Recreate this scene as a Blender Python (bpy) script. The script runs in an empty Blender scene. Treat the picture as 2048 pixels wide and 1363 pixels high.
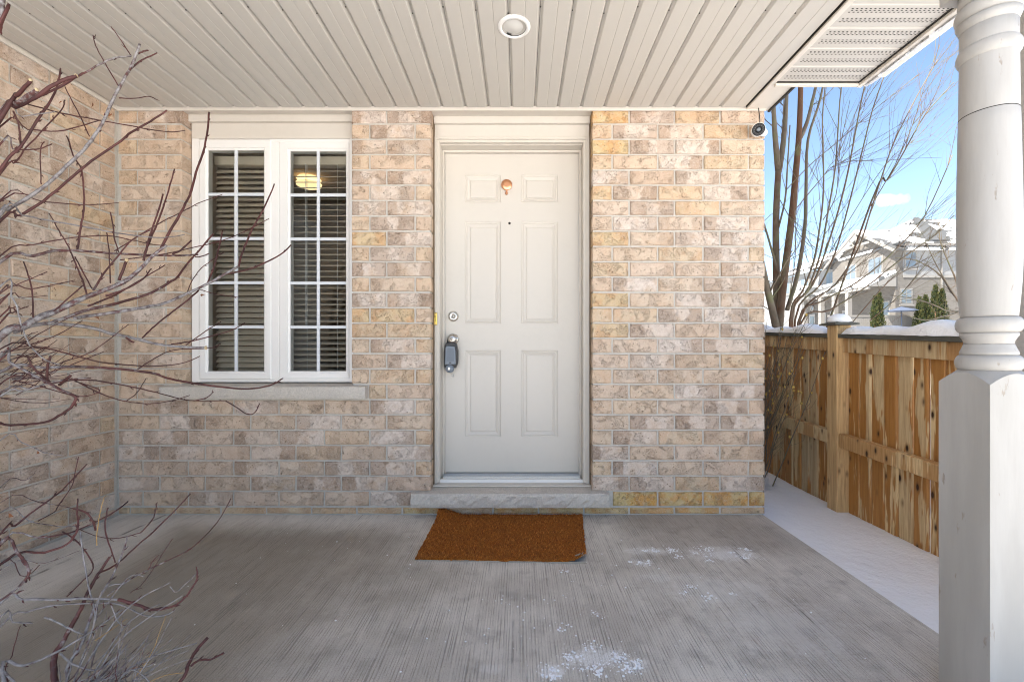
import bpy, bmesh, math, random
from mathutils import Vector, Matrix, Quaternion
random.seed(7)
sc = bpy.context.scene
R = math.radians

# ------------------------------------------------------------------ camera
F, CX, CY, CAMZ = 880.0, 1040.0, 700.0, 0.97      # focal length in photo pixels, vanishing point, eye height
cam_d = bpy.data.cameras.new('camera'); cam = bpy.data.objects.new('camera', cam_d)
sc.collection.objects.link(cam); sc.camera = cam
cam.location = (0, 0, CAMZ); cam.rotation_euler = (R(90), 0, 0)
cam_d.sensor_width = 36; cam_d.lens = F / 2048 * 36
cam_d.shift_x = -(CX - 1024) / 2048; cam_d.shift_y = (CY - 681.5) / 2048
cam_d.clip_start = 0.05; cam_d.clip_end = 2000

# ------------------------------------------------------------------ sky, sun, exposure
SUN_DIR = Vector((-0.90, -0.43, 0)).normalized()   # towards the sun, seen from above
SUN_EL = R(50)
w = bpy.data.worlds.new('World'); sc.world = w; w.use_nodes = True
wn = w.node_tree.nodes; wl = w.node_tree.links; wn.clear()
sky = wn.new('ShaderNodeTexSky'); sky.sky_type = 'NISHITA'; sky.sun_disc = False
sky.sun_elevation = SUN_EL; sky.sun_rotation = math.atan2(SUN_DIR.x, SUN_DIR.y)
sky.air_density = 0.9; sky.dust_density = 0.1; sky.ozone_density = 3.0
bg = wn.new('ShaderNodeBackground'); bg.inputs[1].default_value = 0.080
wo = wn.new('ShaderNodeOutputWorld')
# one small fair-weather cloud
tc = wn.new('ShaderNodeTexCoord')
cdir = Vector(((1782 - CX) / F, 1, (CY - 402) / F)).normalized()
sub = wn.new('ShaderNodeVectorMath'); sub.operation = 'SUBTRACT'; sub.inputs[1].default_value = cdir
wl.new(tc.outputs['Generated'], sub.inputs[0])
scl = wn.new('ShaderNodeVectorMath'); scl.operation = 'MULTIPLY'; scl.inputs[1].default_value = (42, 42, 84)
wl.new(sub.outputs[0], scl.inputs[0])
ln = wn.new('ShaderNodeVectorMath'); ln.operation = 'LENGTH'; wl.new(scl.outputs[0], ln.inputs[0])
cn = wn.new('ShaderNodeTexNoise'); cn.inputs['Scale'].default_value = 34; cn.inputs['Detail'].default_value = 6
wl.new(tc.outputs['Generated'], cn.inputs['Vector'])
ca = wn.new('ShaderNodeMath'); ca.operation = 'MULTIPLY_ADD'; ca.inputs[1].default_value = -1.0
wl.new(ln.outputs['Value'], ca.inputs[0])
cb = wn.new('ShaderNodeMath'); cb.operation = 'MULTIPLY'; cb.inputs[1].default_value = 2.4
wl.new(cn.outputs[0], cb.inputs[0]); wl.new(cb.outputs[0], ca.inputs[2])
cm = wn.new('ShaderNodeMapRange'); cm.inputs[1].default_value = 0.25; cm.inputs[2].default_value = 1.1
cm.inputs[3].default_value = 0; cm.inputs[4].default_value = 0.55
wl.new(ca.outputs[0], cm.inputs[0])
cmx = wn.new('ShaderNodeMix'); cmx.data_type = 'RGBA'
wl.new(cm.outputs[0], cmx.inputs[0]); wl.new(sky.outputs[0], cmx.inputs[6]); cmx.inputs[7].default_value = (8, 8, 8.4, 1)
wl.new(cmx.outputs[2], bg.inputs[0]); wl.new(bg.outputs[0], wo.inputs[0])

sun_d = bpy.data.lights.new('sun', 'SUN'); sun_d.energy = 4.7; sun_d.angle = R(0.53); sun_d.color = (1.0, 0.95, 0.88)
sun = bpy.data.objects.new('sun', sun_d); sc.collection.objects.link(sun)
to_sun = Vector((SUN_DIR.x * math.cos(SUN_EL), SUN_DIR.y * math.cos(SUN_EL), math.sin(SUN_EL)))
sun.rotation_euler = (-to_sun).to_track_quat('-Z', 'Y').to_euler(); sun.location = (-10, -5, 15)

vs = sc.view_settings
vs.view_transform = 'Standard'; vs.look = 'None'; vs.gamma = 1.0; vs.use_curve_mapping = False
vs.exposure = 2.18
vs.use_white_balance = True; vs.white_balance_temperature = 7150; vs.white_balance_tint = 10   # balanced for open shade
sc.cycles.use_denoising = True
sc.cycles.max_bounces = 9; sc.cycles.diffuse_bounces = 7; sc.cycles.glossy_bounces = 3; sc.cycles.transparent_max_bounces = 8
sc.cycles.sample_clamp_indirect = 8; sc.cycles.filter_width = 1.05

# ------------------------------------------------------------------ helpers
COL = sc.collection
def PX(px, py, Y): return Vector(((px - CX) * Y / F, Y, CAMZ + (CY - py) * Y / F))

def mk(name, me, mat=None, parent=None):
    o = bpy.data.objects.new(name, me); COL.objects.link(o)
    if mat is not None and len(me.materials) == 0: me.materials.append(mat)
    if parent is not None: adopt(o, parent)
    return o
def wloc(o):
    v = Vector((0, 0, 0))
    while o is not None:
        v = v + (o.location if o.get('_e') else Vector((0, 0, 0))); o = o.parent
    return v
def adopt(o, parent):
    o.parent = parent
    o.matrix_parent_inverse = Matrix.Translation(-parent['_w'] if False else -Vector(parent.get('_w', (0, 0, 0))))
def empty(name, loc=(0, 0, 0), label=None, cat=None, group=None, kind=None):
    o = bpy.data.objects.new(name, None); COL.objects.link(o); o.location = loc
    o['_w'] = tuple(loc); o.empty_display_size = 0.1
    return tag(o, label, cat, group, kind)
def tag(o, label=None, cat=None, group=None, kind=None):
    if label: o['label'] = label
    if cat: o['category'] = cat
    if group: o['group'] = group
    if kind: o['kind'] = kind
    return o

class MB:
    """collects shapes into one mesh"""
    def __init__(s): s.v = []; s.f = []; s.sm = []; s.attr = []
    def add(s, vs_, fs_, smooth=False, attr=0.0):
        b = len(s.v); s.v += [tuple(p) for p in vs_]
        s.f += [tuple(i + b for i in f) for f in fs_]; s.sm += [smooth] * len(fs_)
        s.attr += attr if isinstance(attr, list) else [attr] * len(vs_)
        return s
    def box(s, x0, x1, y0, y1, z0, z1, M=None):
        vs_ = [Vector(p) for p in ((x0, y0, z0), (x1, y0, z0), (x1, y1, z0), (x0, y1, z0), (x0, y0, z1), (x1, y0, z1), (x1, y1, z1), (x0, y1, z1))]
        if M is not None: vs_ = [M @ p for p in vs_]
        return s.add(vs_, [(0, 3, 2, 1), (4, 5, 6, 7), (0, 1, 5, 4), (1, 2, 6, 5), (2, 3, 7, 6), (3, 0, 4, 7)])
    def prism(s, poly, a0, a1, axis='y'):
        """polygon in the two other axes extruded along one axis (x: (y,z), y: (x,z), z: (x,y))"""
        n = len(poly)
        def q(p, a):
            return {'x': (a, p[0], p[1]), 'y': (p[0], a, p[1]), 'z': (p[0], p[1], a)}[axis]
        vs_ = [q(p, a0) for p in poly] + [q(p, a1) for p in poly]
        fs_ = [tuple(range(n)), tuple(reversed(range(n, 2 * n)))]
        fs_ += [(i, i + n, (i + 1) % n + n, (i + 1) % n) for i in range(n)]
        return s.add(vs_, fs_)
    def tube(s, pts, radii, n=6, attr=None, cap=True):
        pts = [Vector(p) for p in pts]; m = len(pts)
        if m < 2: return s
        if not isinstance(radii, (list, tuple)): radii = [radii] * m
        if len(radii) == 2 and m != 2: radii = [radii[0] + (radii[1] - radii[0]) * i / (m - 1) for i in range(m)]
        if attr is None: attr = [0.0] * m
        elif not isinstance(attr, (list, tuple)): attr = [attr] * m
        elif len(attr) == 2 and m != 2: attr = [attr[0] + (attr[1] - attr[0]) * i / (m - 1) for i in range(m)]
        vs_, at, fs_ = [], [], []
        t0 = (pts[1] - pts[0]).normalized()
        u = t0.orthogonal().normalized()
        for i, p in enumerate(pts):
            t = (pts[min(i + 1, m - 1)] - pts[max(i - 1, 0)])
            t = t.normalized() if t.length > 1e-9 else t0
            u = (u - t * u.dot(t)); u = u.normalized() if u.length > 1e-6 else t.orthogonal().normalized()
            v = t.cross(u)
            for k in range(n):
                a = 2 * math.pi * k / n
                vs_.append(p + (u * math.cos(a) + v * math.sin(a)) * radii[i]); at.append(attr[i])
        for i in range(m - 1):
            for k in range(n):
                fs_.append((i * n + k, i * n + (k + 1) % n, (i + 1) * n + (k + 1) % n, (i + 1) * n + k))
        if cap:
            fs_.append(tuple(reversed(range(n)))); fs_.append(tuple(range((m - 1) * n, m * n)))
        return s.add(vs_, fs_, True, at)
    def lathe(s, prof, n=32, c=(0, 0, 0), axis='z', smooth=True, caps=True):
        """profile of (radius, height) turned about an axis through c"""
        vs_, fs_ = [], []
        for r, h in prof:
            for k in range(n):
                a = 2 * math.pi * k / n; x, y = r * math.cos(a), r * math.sin(a)
                vs_.append({'z': (c[0] + x, c[1] + y, c[2] + h), 'y': (c[0] + x, c[1] + h, c[2] - y), 'x': (c[0] + h, c[1] + x, c[2] + y)}[axis])
        for i in range(len(prof) - 1):
            for k in range(n):
                fs_.append((i * n + k, i * n + (k + 1) % n, (i + 1) * n + (k + 1) % n, (i + 1) * n + k))
        if caps:
            fs_.append(tuple(reversed(range(n)))); fs_.append(tuple(range((len(prof) - 1) * n, len(prof) * n)))
        return s.add(vs_, fs_, smooth)
    def mesh(s, name, mat=None, attr=False):
        me = bpy.data.meshes.new(name); me.from_pydata(s.v, [], s.f); me.validate()
        if len(me.polygons) == len(s.sm):
            me.polygons.foreach_set('use_smooth', s.sm)
        if attr and len(s.attr) == len(me.vertices):
            a = me.attributes.new('grey', 'FLOAT', 'POINT'); a.data.foreach_set('value', s.attr)
        if mat: me.materials.append(mat)
        me.update(); return me
    def build(s, name, mat, parent=None, attr=False, bevel=0.0, seg=2, label=None):
        me = s.mesh(name, mat, attr)
        if bevel > 0: bevel_mesh(me, bevel, seg)
        o = mk(name, me, None, parent)
        if label: o['label'] = label
        return o

def bevel_mesh(me, w_, seg=2):
    bm = bmesh.new(); bm.from_mesh(me)
    bmesh.ops.recalc_face_normals(bm, faces=bm.faces)
    es = [e for e in bm.edges if len(e.link_faces) == 2 and e.calc_face_angle(0) > R(30)]
    bmesh.ops.bevel(bm, geom=es, offset=w_, segments=seg, affect='EDGES', profile=0.5, clamp_overlap=True)
    bm.to_mesh(me); bm.free()

def smooth_path(pts, k=3):
    """Catmull-Rom through points (tuples of any length)"""
    out = []; n = len(pts)
    for i in range(n - 1):
        p0, p1, p2, p3 = pts[max(i - 1, 0)], pts[i], pts[i + 1], pts[min(i + 2, n - 1)]
        for j in range(k):
            t = j / k
            out.append(tuple(0.5 * ((2 * b) + (-a + c) * t + (2 * a - 5 * b + 4 * c - d) * t * t + (-a + 3 * b - 3 * c + d) * t ** 3) for a, b, c, d in zip(p0, p1, p2, p3)))
    out.append(tuple(pts[-1])); return out

# ------------------------------------------------------------------ materials
class NT:
    def __init__(s, name):
        s.m = bpy.data.materials.new(name); s.m.use_nodes = True
        s.t = s.m.node_tree; s.b = s.t.nodes['Principled BSDF']; s.out = s.t.nodes['Material Output']
    def n(s, typ, **kw):
        nd = s.t.nodes.new(typ)
        for k, v in kw.items(): setattr(nd, k, v)
        return nd
    def put(s, sock, v):
        if isinstance(v, bpy.types.NodeSocket): s.t.links.new(v, sock)
        elif isinstance(v, (tuple, list)) and len(v) == 3 and sock.type == 'RGBA': sock.default_value = (*v, 1)
        else: sock.default_value = v
    def coord(s, kind='Object'): return s.n('ShaderNodeTexCoord').outputs[kind]
    def pos(s): return s.n('ShaderNodeNewGeometry').outputs['Position']
    def vmul(s, v, k):
        nd = s.n('ShaderNodeVectorMath', operation='MULTIPLY'); s.put(nd.inputs[0], v); s.put(nd.inputs[1], k); return nd.outputs[0]
    def vadd(s, v, k):
        nd = s.n('ShaderNodeVectorMath', operation='ADD'); s.put(nd.inputs[0], v); s.put(nd.inputs[1], k); return nd.outputs[0]
    def sep(s, v):
        nd = s.n('ShaderNodeSeparateXYZ'); s.put(nd.inputs[0], v); return nd.outputs
    def noise(s, v, scale=5, detail=3, rough=0.55, dist=0.0):
        nd = s.n('ShaderNodeTexNoise'); s.put(nd.inputs['Vector'], v); nd.inputs['Scale'].default_value = scale
        nd.inputs['Detail'].default_value = detail; nd.inputs['Roughness'].default_value = rough; nd.inputs['Distortion'].default_value = dist
        return nd.outputs[0]
    def voro(s, v, scale=5, feature='F1', rnd=1.0, out=0):
        nd = s.n('ShaderNodeTexVoronoi', feature=feature); s.put(nd.inputs['Vector'], v); nd.inputs['Scale'].default_value = scale
        nd.inputs['Randomness'].default_value = rnd
        return nd.outputs[out]
    def math(s, op, a, b=0.0, c=None, clamp=False):
        nd = s.n('ShaderNodeMath', operation=op); nd.use_clamp = clamp
        s.put(nd.inputs[0], a); s.put(nd.inputs[1], b)
        if c is not None: s.put(nd.inputs[2], c)
        return nd.outputs[0]
    def rng(s, v, a, b, lo=0.0, hi=1.0, smooth=True):
        nd = s.n('ShaderNodeMapRange'); nd.interpolation_type = 'SMOOTHSTEP' if smooth else 'LINEAR'
        s.put(nd.inputs[0], v); s.put(nd.inputs[1], a); s.put(nd.inputs[2], b); s.put(nd.inputs[3], lo); s.put(nd.inputs[4], hi)
        return nd.outputs[0]
    def mix(s, f, a, b, mode='MIX'):
        nd = s.n('ShaderNodeMix', data_type='RGBA', blend_type=mode)
        s.put(nd.inputs[0], f); s.put(nd.inputs[6], a); s.put(nd.inputs[7], b); return nd.outputs[2]
    def ramp(s, f, stops):
        nd = s.n('ShaderNodeValToRGB'); s.put(nd.inputs[0], f); e = nd.color_ramp.elements
        while len(e) < len(stops): e.new(0.5)
        for i, (p, c) in enumerate(stops): e[i].position = p; e[i].color = (*c, 1) if len(c) == 3 else c
        return nd.outputs[0]
    def bump(s, h, strength=0.5, dist=0.01):
        nd = s.n('ShaderNodeBump'); nd.inputs['Strength'].default_value = strength; nd.inputs['Distance'].default_value = dist
        s.put(nd.inputs['Height'], h); s.t.links.new(nd.outputs[0], s.b.inputs['Normal'])
    def set(s, color=None, rough=0.6, metal=0.0, spec=0.5):
        if color is not None: s.put(s.b.inputs['Base Color'], color)
        s.put(s.b.inputs['Roughness'], rough); s.put(s.b.inputs['Metallic'], metal); s.put(s.b.inputs['Specular IOR Level'], spec)
        return s.m

def paint(name, col, rough=0.45, dirt=0.12, scale=3.0, dirtcol=None, bump=0.0, spec=0.4, streak=(1, 1, 1)):
    t = NT(name); p = t.vmul(t.pos(), streak)
    n1 = t.noise(p, scale, 5, 0.6); n2 = t.noise(p, scale * 14, 3, 0.6)
    d = dirtcol or tuple(c * 0.72 for c in col)
    f = t.math('MULTIPLY', t.rng(t.math('ADD', t.math('MULTIPLY', n1, 0.7), t.math('MULTIPLY', n2, 0.3)), 0.42, 0.75), dirt * 3)
    c = t.mix(f, col, d)
    if bump > 0: t.bump(n2, bump, 0.002)
    return t.set(c, rough, 0, spec)

M = {}
# bricks: obj.color = (mottling, dark left end, dark right end, yellowness)
t = NT('brick_clay')
oi = t.n('ShaderNodeObjectInfo'); oc = t.sep(oi.outputs['Color']); co = t.coord('Object')
v = t.vadd(co, t.vmul(oi.outputs['Random'], (37.0, 11.0, 53.0)))
n1 = t.noise(v, 11, 4, 0.6); n2 = t.noise(v, 42, 4, 0.65); n3 = t.noise(v, 150, 3, 0.7)
x = t.sep(co)[0]
base = t.mix(t.rng(n1, 0.35, 0.65), (0.575, 0.42, 0.30), (0.635, 0.49, 0.36))
base = t.mix(t.rng(t.math('FRACT', t.math('MULTIPLY', oi.outputs['Random'], 7.31)), 0.0, 1.0, 0, 0.55, False), base, (0.64, 0.475, 0.375))
pale = t.mix(t.rng(n2, 0.35, 0.7), (0.60, 0.495, 0.43), (0.77, 0.68, 0.61))
c = t.mix(t.math('MULTIPLY', oc[0], t.rng(n1, 0.25, 0.55)), base, pale)
xn = t.math('ADD', x, t.math('MULTIPLY', t.math('SUBTRACT', t.noise(v, 30, 3, 0.6), 0.5), 0.07))
off = t.math('MULTIPLY', t.math('SUBTRACT', t.math('FRACT', t.math('MULTIPLY', oi.outputs['Random'], 23.7)), 0.5), 0.05)
xl = t.math('ADD', xn, off); xr = t.math('SUBTRACT', xn, off)
dl = t.math('MULTIPLY', t.rng(xl, -0.036, -0.052), oc[1]); dr = t.math('MULTIPLY', t.rng(xr, 0.040, 0.058), oc[2])
bl = t.math('MULTIPLY', t.rng(n2, 0.55, 0.68), t.math('MULTIPLY', oc[0], 0.42))
dk = t.math('MAXIMUM', t.math('MAXIMUM', dl, dr), bl)
dk = t.math('MULTIPLY', dk, t.rng(n2, 0.2, 0.6, 0.3, 0.84))
c = t.mix(dk, c, t.mix(n3, (0.285, 0.185, 0.127), (0.44, 0.312, 0.228)))
yel = t.mix(t.rng(n1, 0.4, 0.6), (0.62, 0.31, 0.07), (0.60, 0.44, 0.19))
c = t.mix(t.math('MULTIPLY', oi.outputs['Alpha'], t.rng(n2, 0.25, 0.6, 0.55, 1.0)), c, yel)
worm = t.math('ABSOLUTE', t.math('SUBTRACT', t.noise(t.vmul(v, (1, 1, 1.4)), 44, 2, 0.5, 2.0), 0.5))
wline = t.rng(worm, 0.0, 0.024, 1.0, 0.0)
wsel = t.rng(t.noise(v, 17, 1, 0.5), 0.46, 0.56)
wline = t.math('MULTIPLY', wline, wsel)
pit = t.math('MULTIPLY', t.rng(t.voro(v, 75), 0.10, 0.24, 1.0, 0.0), t.rng(t.noise(v, 48, 1), 0.53, 0.60))
c = t.mix(t.rng(n3, 0.50, 0.72, 0.0, 0.45), c, (0.78, 0.69, 0.60)); c = t.mix(t.rng(n3, 0.46, 0.30, 0.0, 0.45), c, (0.36, 0.245, 0.175))
c = t.mix(t.math('MULTIPLY', wline, 0.42), c, (0.27, 0.17, 0.11))
c = t.mix(t.math('MULTIPLY', pit, 0.75), c, (0.14, 0.09, 0.06))
hh = t.math('SUBTRACT', t.math('ADD', t.math('MULTIPLY', n3, 0.35), t.math('MULTIPLY', n2, 0.5)), t.math('ADD', t.math('MULTIPLY', wline, 0.55), t.math('MULTIPLY', pit, 0.6)))
t.bump(hh, 1.0, 0.012); M['brick'] = t.set(c, 0.9, 0, 0.2)

t = NT('mortar_joint'); p = t.pos()
n1 = t.noise(p, 90, 4, 0.7); n2 = t.noise(p, 3, 3)
c = t.mix(n2, (0.53, 0.50, 0.455), (0.63, 0.60, 0.55)); c = t.mix(t.rng(n1, 0.3, 0.7, 0, 0.5), c, (0.43, 0.395, 0.35))
t.bump(n1, 0.7, 0.004); M['mortar'] = t.set(c, 0.95, 0, 0.1)

# broom-finished concrete with paler and darker areas and road-salt residue
t = NT('broomed_concrete'); p = t.pos(); s3 = t.sep(p)
wob = t.math('MULTIPLY', t.noise(p, 2.2, 2), 0.02)
strv = t.n('ShaderNodeCombineXYZ'); t.put(strv.inputs[0], t.math('ADD', s3[0], wob)); t.put(strv.inputs[1], t.math('MULTIPLY', s3[1], 0.009)); t.put(strv.inputs[2], 0.0)
g1 = t.noise(strv.outputs[0], 95, 3, 0.7); g2 = t.noise(strv.outputs[0], 21, 2, 0.6); g3 = t.noise(strv.outputs[0], 250, 2, 0.6)
fine = t.noise(p, 260, 3, 0.7); blot = t.noise(p, 2.4, 5, 0.62); blot2 = t.noise(p, 9, 4, 0.6)
lines = t.math('SINE', t.math('MULTIPLY', t.math('ADD', s3[0], t.math('MULTIPLY', t.noise(strv.outputs[0], 30, 3, 0.7), 0.03)), 2 * math.pi / 0.0105))
lines = t.math('MULTIPLY', t.rng(lines, 0.35, 0.95), t.rng(t.noise(t.vmul(p, (1, 0.25, 1)), 26, 4, 0.7), 0.38, 0.62, 0.12, 1.0))
groove = t.math('MAXIMUM', t.math('MULTIPLY', lines, 0.62), t.math('MULTIPLY', t.rng(g2, 0.315, 0.303), t.rng(t.noise(p, 6, 3), 0.45, 0.6)))
c = t.mix(t.rng(blot, 0.3, 0.7), (0.53, 0.485, 0.425), (0.73, 0.68, 0.605)); c = t.mix(t.rng(blot2, 0.52, 0.68, 0, 0.4), c, (0.33, 0.30, 0.265))
c = t.mix(t.rng(g3, 0.35, 0.65, 0, 0.16), c, (0.30, 0.27, 0.235))
c = t.mix(t.rng(g1, 0.60, 0.40, 0, 0.12), c, (0.28, 0.25, 0.215))
# darker, browner field to the left of the mat; a paler strip remains along the two walls
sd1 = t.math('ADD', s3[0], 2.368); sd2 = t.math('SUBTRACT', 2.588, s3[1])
off_walls = t.math('MINIMUM', t.rng(t.math('ADD', sd1, t.math('MULTIPLY', blot2, 0.12)), 0.42, 0.80), t.rng(t.math('ADD', sd2, t.math('MULTIPLY', blot2, 0.12)), 0.13, 0.40))
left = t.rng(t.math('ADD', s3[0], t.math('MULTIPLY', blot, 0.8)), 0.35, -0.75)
dark_field = t.math('MULTIPLY', off_walls, left)
c = t.mix(t.math('MULTIPLY', t.math('SUBTRACT', 1.0, off_walls), t.math('MULTIPLY', left, 0.75)), c, (0.74, 0.71, 0.65))  # strip painted paler still, making up for weak light at lower left
c = t.mix(t.math('MULTIPLY', dark_field, 0.88), c, t.mix(blot2, (0.24, 0.205, 0.158), (0.345, 0.305, 0.245)))
brown = t.math('MULTIPLY', t.rng(s3[0], 0.45, 0.75), t.math('MULTIPLY', t.rng(s3[1], 2.0, 2.25), t.rng(s3[0], 1.5, 1.2)))
c = t.mix(t.math('MULTIPLY', brown, 0.35), c, (0.26, 0.21, 0.16))
blobn = t.math('ADD', t.math('MULTIPLY', t.math('SUBTRACT', t.noise(p, 13, 6, 0.72), 0.5), 2.3), t.math('MULTIPLY', t.math('SUBTRACT', t.noise(p, 75, 4, 0.7), 0.5), 1.5))
def blob(cx_, cy_, rx, ry, amt):
    dx = t.math('DIVIDE', t.math('SUBTRACT', s3[0], cx_), rx); dy = t.math('DIVIDE', t.math('SUBTRACT', s3[1], cy_), ry)
    d = t.math('SQRT', t.math('ADD', t.math('MULTIPLY', dx, dx), t.math('MULTIPLY', dy, dy)))
    d = t.math('ADD', d, blobn)
    return t.math('MULTIPLY', t.rng(d, 1.0, 0.25), amt)
salt = None
for a in ((0.98, 2.10, 0.20, 0.09, .85), (0.62, 2.13, 0.16, 0.05, .65), (0.55, 2.02, 0.07, 0.05, .5), (0.60, 1.88, 0.10, 0.06, .45), (0.80, 1.78, 0.28, 0.16, .38), (0.93, 1.55, 0.30, 0.22, .32), (0.24, 1.39, 0.13, 0.06, .95), (0.10, 1.33, 0.05, 0.04, .9), (0.34, 1.36, 0.07, 0.04, .6), (-0.10, 1.34, 0.05, 0.03, .4)):
    b = blob(*a); salt = b if salt is None else t.math('MAXIMUM', salt, b)
salt = t.math('MULTIPLY', salt, t.rng(fine, 0.35, 0.6, 0.25, 1.0))
salt = t.math('MULTIPLY', salt, t.math('SUBTRACT', 1.0, t.math('MULTIPLY', groove, 0.6)))
c = t.mix(t.math('MULTIPLY', groove, 0.75), c, (0.12, 0.105, 0.085))
c = t.mix(t.rng(fine, 0.54, 0.70, 0, 0.65), c, (0.16, 0.14, 0.115))
c = t.mix(t.rng(fine, 0.44, 0.30, 0, 0.4), c, (0.62, 0.59, 0.54))
c = t.mix(salt, c, (0.84, 0.83, 0.81))
spot = t.math('MULTIPLY', t.rng(t.voro(p, 17), 0.045, 0.02), t.rng(t.noise(p, 3.3, 2), 0.45, 0.6))
c = t.mix(spot, c, (0.78, 0.77, 0.75))
dspot = t.math('MULTIPLY', t.rng(t.voro(t.vadd(p, (3.1, 7.7, 0)), 12), 0.06, 0.02), t.rng(t.noise(p, 4.1, 2), 0.5, 0.62))
c = t.mix(t.math('MULTIPLY', dspot, 0.7), c, (0.09, 0.07, 0.05))
hh = t.math('SUBTRACT', t.math('ADD', t.math('MULTIPLY', g3, 0.35), t.math('MULTIPLY', fine, 0.25)), t.math('MULTIPLY', groove, 0.8))
t.bump(hh, 0.8, 0.006); M['concrete'] = t.set(c, t.rng(dark_field, 0, 1, 0.88, 0.72), 0, 0.25)

t = NT('rough_limestone'); p = t.pos(); n1 = t.noise(p, 28, 5, 0.65); n2 = t.noise(p, 120, 3); n3 = t.noise(p, 4, 3)
c = t.mix(n3, (0.54, 0.49, 0.435), (0.66, 0.61, 0.55)); c = t.mix(t.rng(n2, 0.3, 0.7, 0, 0.45), c, (0.38, 0.35, 0.315))
t.bump(t.math('ADD', n1, t.math('MULTIPLY', n2, 0.3)), 0.8, 0.012); M['stone'] = t.set(c, 0.9, 0, 0.2)

M['ceil'] = paint('beige_soffit_metal', (0.51, 0.485, 0.445), 0.42, 0.05, 1.2, (0.49, 0.45, 0.395), 0.0, 0.35, (1, 1, 1))
M['trim'] = paint('beige_trim_paint', (0.62, 0.575, 0.515), 0.5, 0.10, 2.5, (0.50, 0.455, 0.39))
M['door'] = paint('door_paint', (0.615, 0.57, 0.515), 0.42, 0.13, 2.0, (0.53, 0.495, 0.44), 0.0, 0.4)
M['vinyl'] = paint('white_vinyl', (0.80, 0.785, 0.765), 0.35, 0.05, 3, (0.68, 0.66, 0.63))
M['muntin'] = paint('white_grille_bar', (0.66, 0.69, 0.73), 0.4, 0.02)
t = NT('post_paint'); p = t.pos()
n1 = t.noise(t.vmul(p, (1, 1, 0.15)), 9, 5, 0.6); n2 = t.noise(t.vmul(p, (1, 1, 0.12)), 120, 4, 0.65); n3 = t.noise(t.vmul(p, (1, 1, 0.3)), 26, 4, 0.7)
c = t.mix(t.rng(n1, 0.35, 0.7), (0.40, 0.38, 0.355), (0.34, 0.322, 0.295)); c = t.mix(t.rng(n2, 0.45, 0.75, 0, 0.2), c, (0.33, 0.31, 0.28))
scuff = t.math('MULTIPLY', t.rng(n3, 0.64, 0.69), t.rng(n2, 0.42, 0.55)); c = t.mix(t.math('MULTIPLY', scuff, 0.75), c, (0.26, 0.215, 0.17))
t.bump(t.math('SUBTRACT', t.math('MULTIPLY', n2, 0.5), scuff), 0.3, 0.002); M['post'] = t.set(c, 0.5, 0, 0.35)
M['dark'] = paint('black_plastic', (0.02, 0.02, 0.022), 0.4, 0.02)
M['gap'] = paint('dark_gap', (0.03, 0.026, 0.022), 0.8, 0.02)
def metal(name, col, rough=0.3):
    t = NT(name); n = t.noise(t.pos(), 160, 3); return t.set(t.mix(t.rng(n, 0.3, 0.8, 0, 0.35), col, tuple(c * 0.6 for c in col)), rough, 1.0, 0.5)
M['nickel'] = metal('satin_nickel', (0.62, 0.58, 0.53), 0.28)
M['copper'] = metal('brushed_copper', (0.86, 0.42, 0.24), 0.33)
M['brass'] = metal('brass', (0.80, 0.56, 0.16), 0.35)
M['alu'] = metal('mill_aluminium', (0.62, 0.60, 0.57), 0.45)
M['lockgrey'] = paint('grey_lockbox_plastic', (0.19, 0.22, 0.26), 0.4, 0.05)
M['white'] = paint('white_plastic', (0.78, 0.77, 0.75), 0.35, 0.03)
M['slat'] = paint('blind_slat', (0.62, 0.53, 0.42), 0.45, 0.05)
M['roomwall'] = paint('room_wall', (0.52, 0.41, 0.30), 0.8, 0.05)
M['roomdark'] = paint('room_floor', (0.10, 0.065, 0.04), 0.6, 0.05)

t = NT('window_glass'); t.t.nodes.remove(t.b)
fr = t.n('ShaderNodeFresnel'); fr.inputs['IOR'].default_value = 1.5
fm = t.math('MULTIPLY', fr.outputs[0], 1.8, clamp=True)
tr = t.n('ShaderNodeBsdfTransparent'); tr.inputs[0].default_value = (0.86, 0.89, 0.88, 1)
gl = t.n('ShaderNodeBsdfGlossy'); gl.inputs['Roughness'].default_value = 0.012
mx = t.n('ShaderNodeMixShader'); t.t.links.new(fm, mx.inputs[0]); t.t.links.new(tr.outputs[0], mx.inputs[1]); t.t.links.new(gl.outputs[0], mx.inputs[2])
t.t.links.new(mx.outputs[0], t.out.inputs[0]); M['glass'] = t.m

def emit(name, col, k):
    t = NT(name); t.put(t.b.inputs['Emission Color'], col); t.b.inputs['Emission Strength'].default_value = k
    return t.set(col, 0.5)
M['lamp'] = emit('lit_lamp_glass', (1.0, 0.78, 0.42), 0.33)

t = NT('snow'); p = t.pos(); n1 = t.noise(p, 60, 4, 0.6); n2 = t.noise(p, 4, 4)
t.bump(t.math('ADD', t.math('MULTIPLY', n1, 0.30), t.math('ADD', n2, t.math('MULTIPLY', t.noise(p, 17, 4, 0.6), 0.6))), 0.5, 0.035)
t.b.inputs['Subsurface Weight'].default_value = 0.0
M['snow'] = t.set(t.mix(n2, (0.88, 0.885, 0.89), (0.93, 0.935, 0.94)), 0.65, 0, 0.3)

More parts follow.
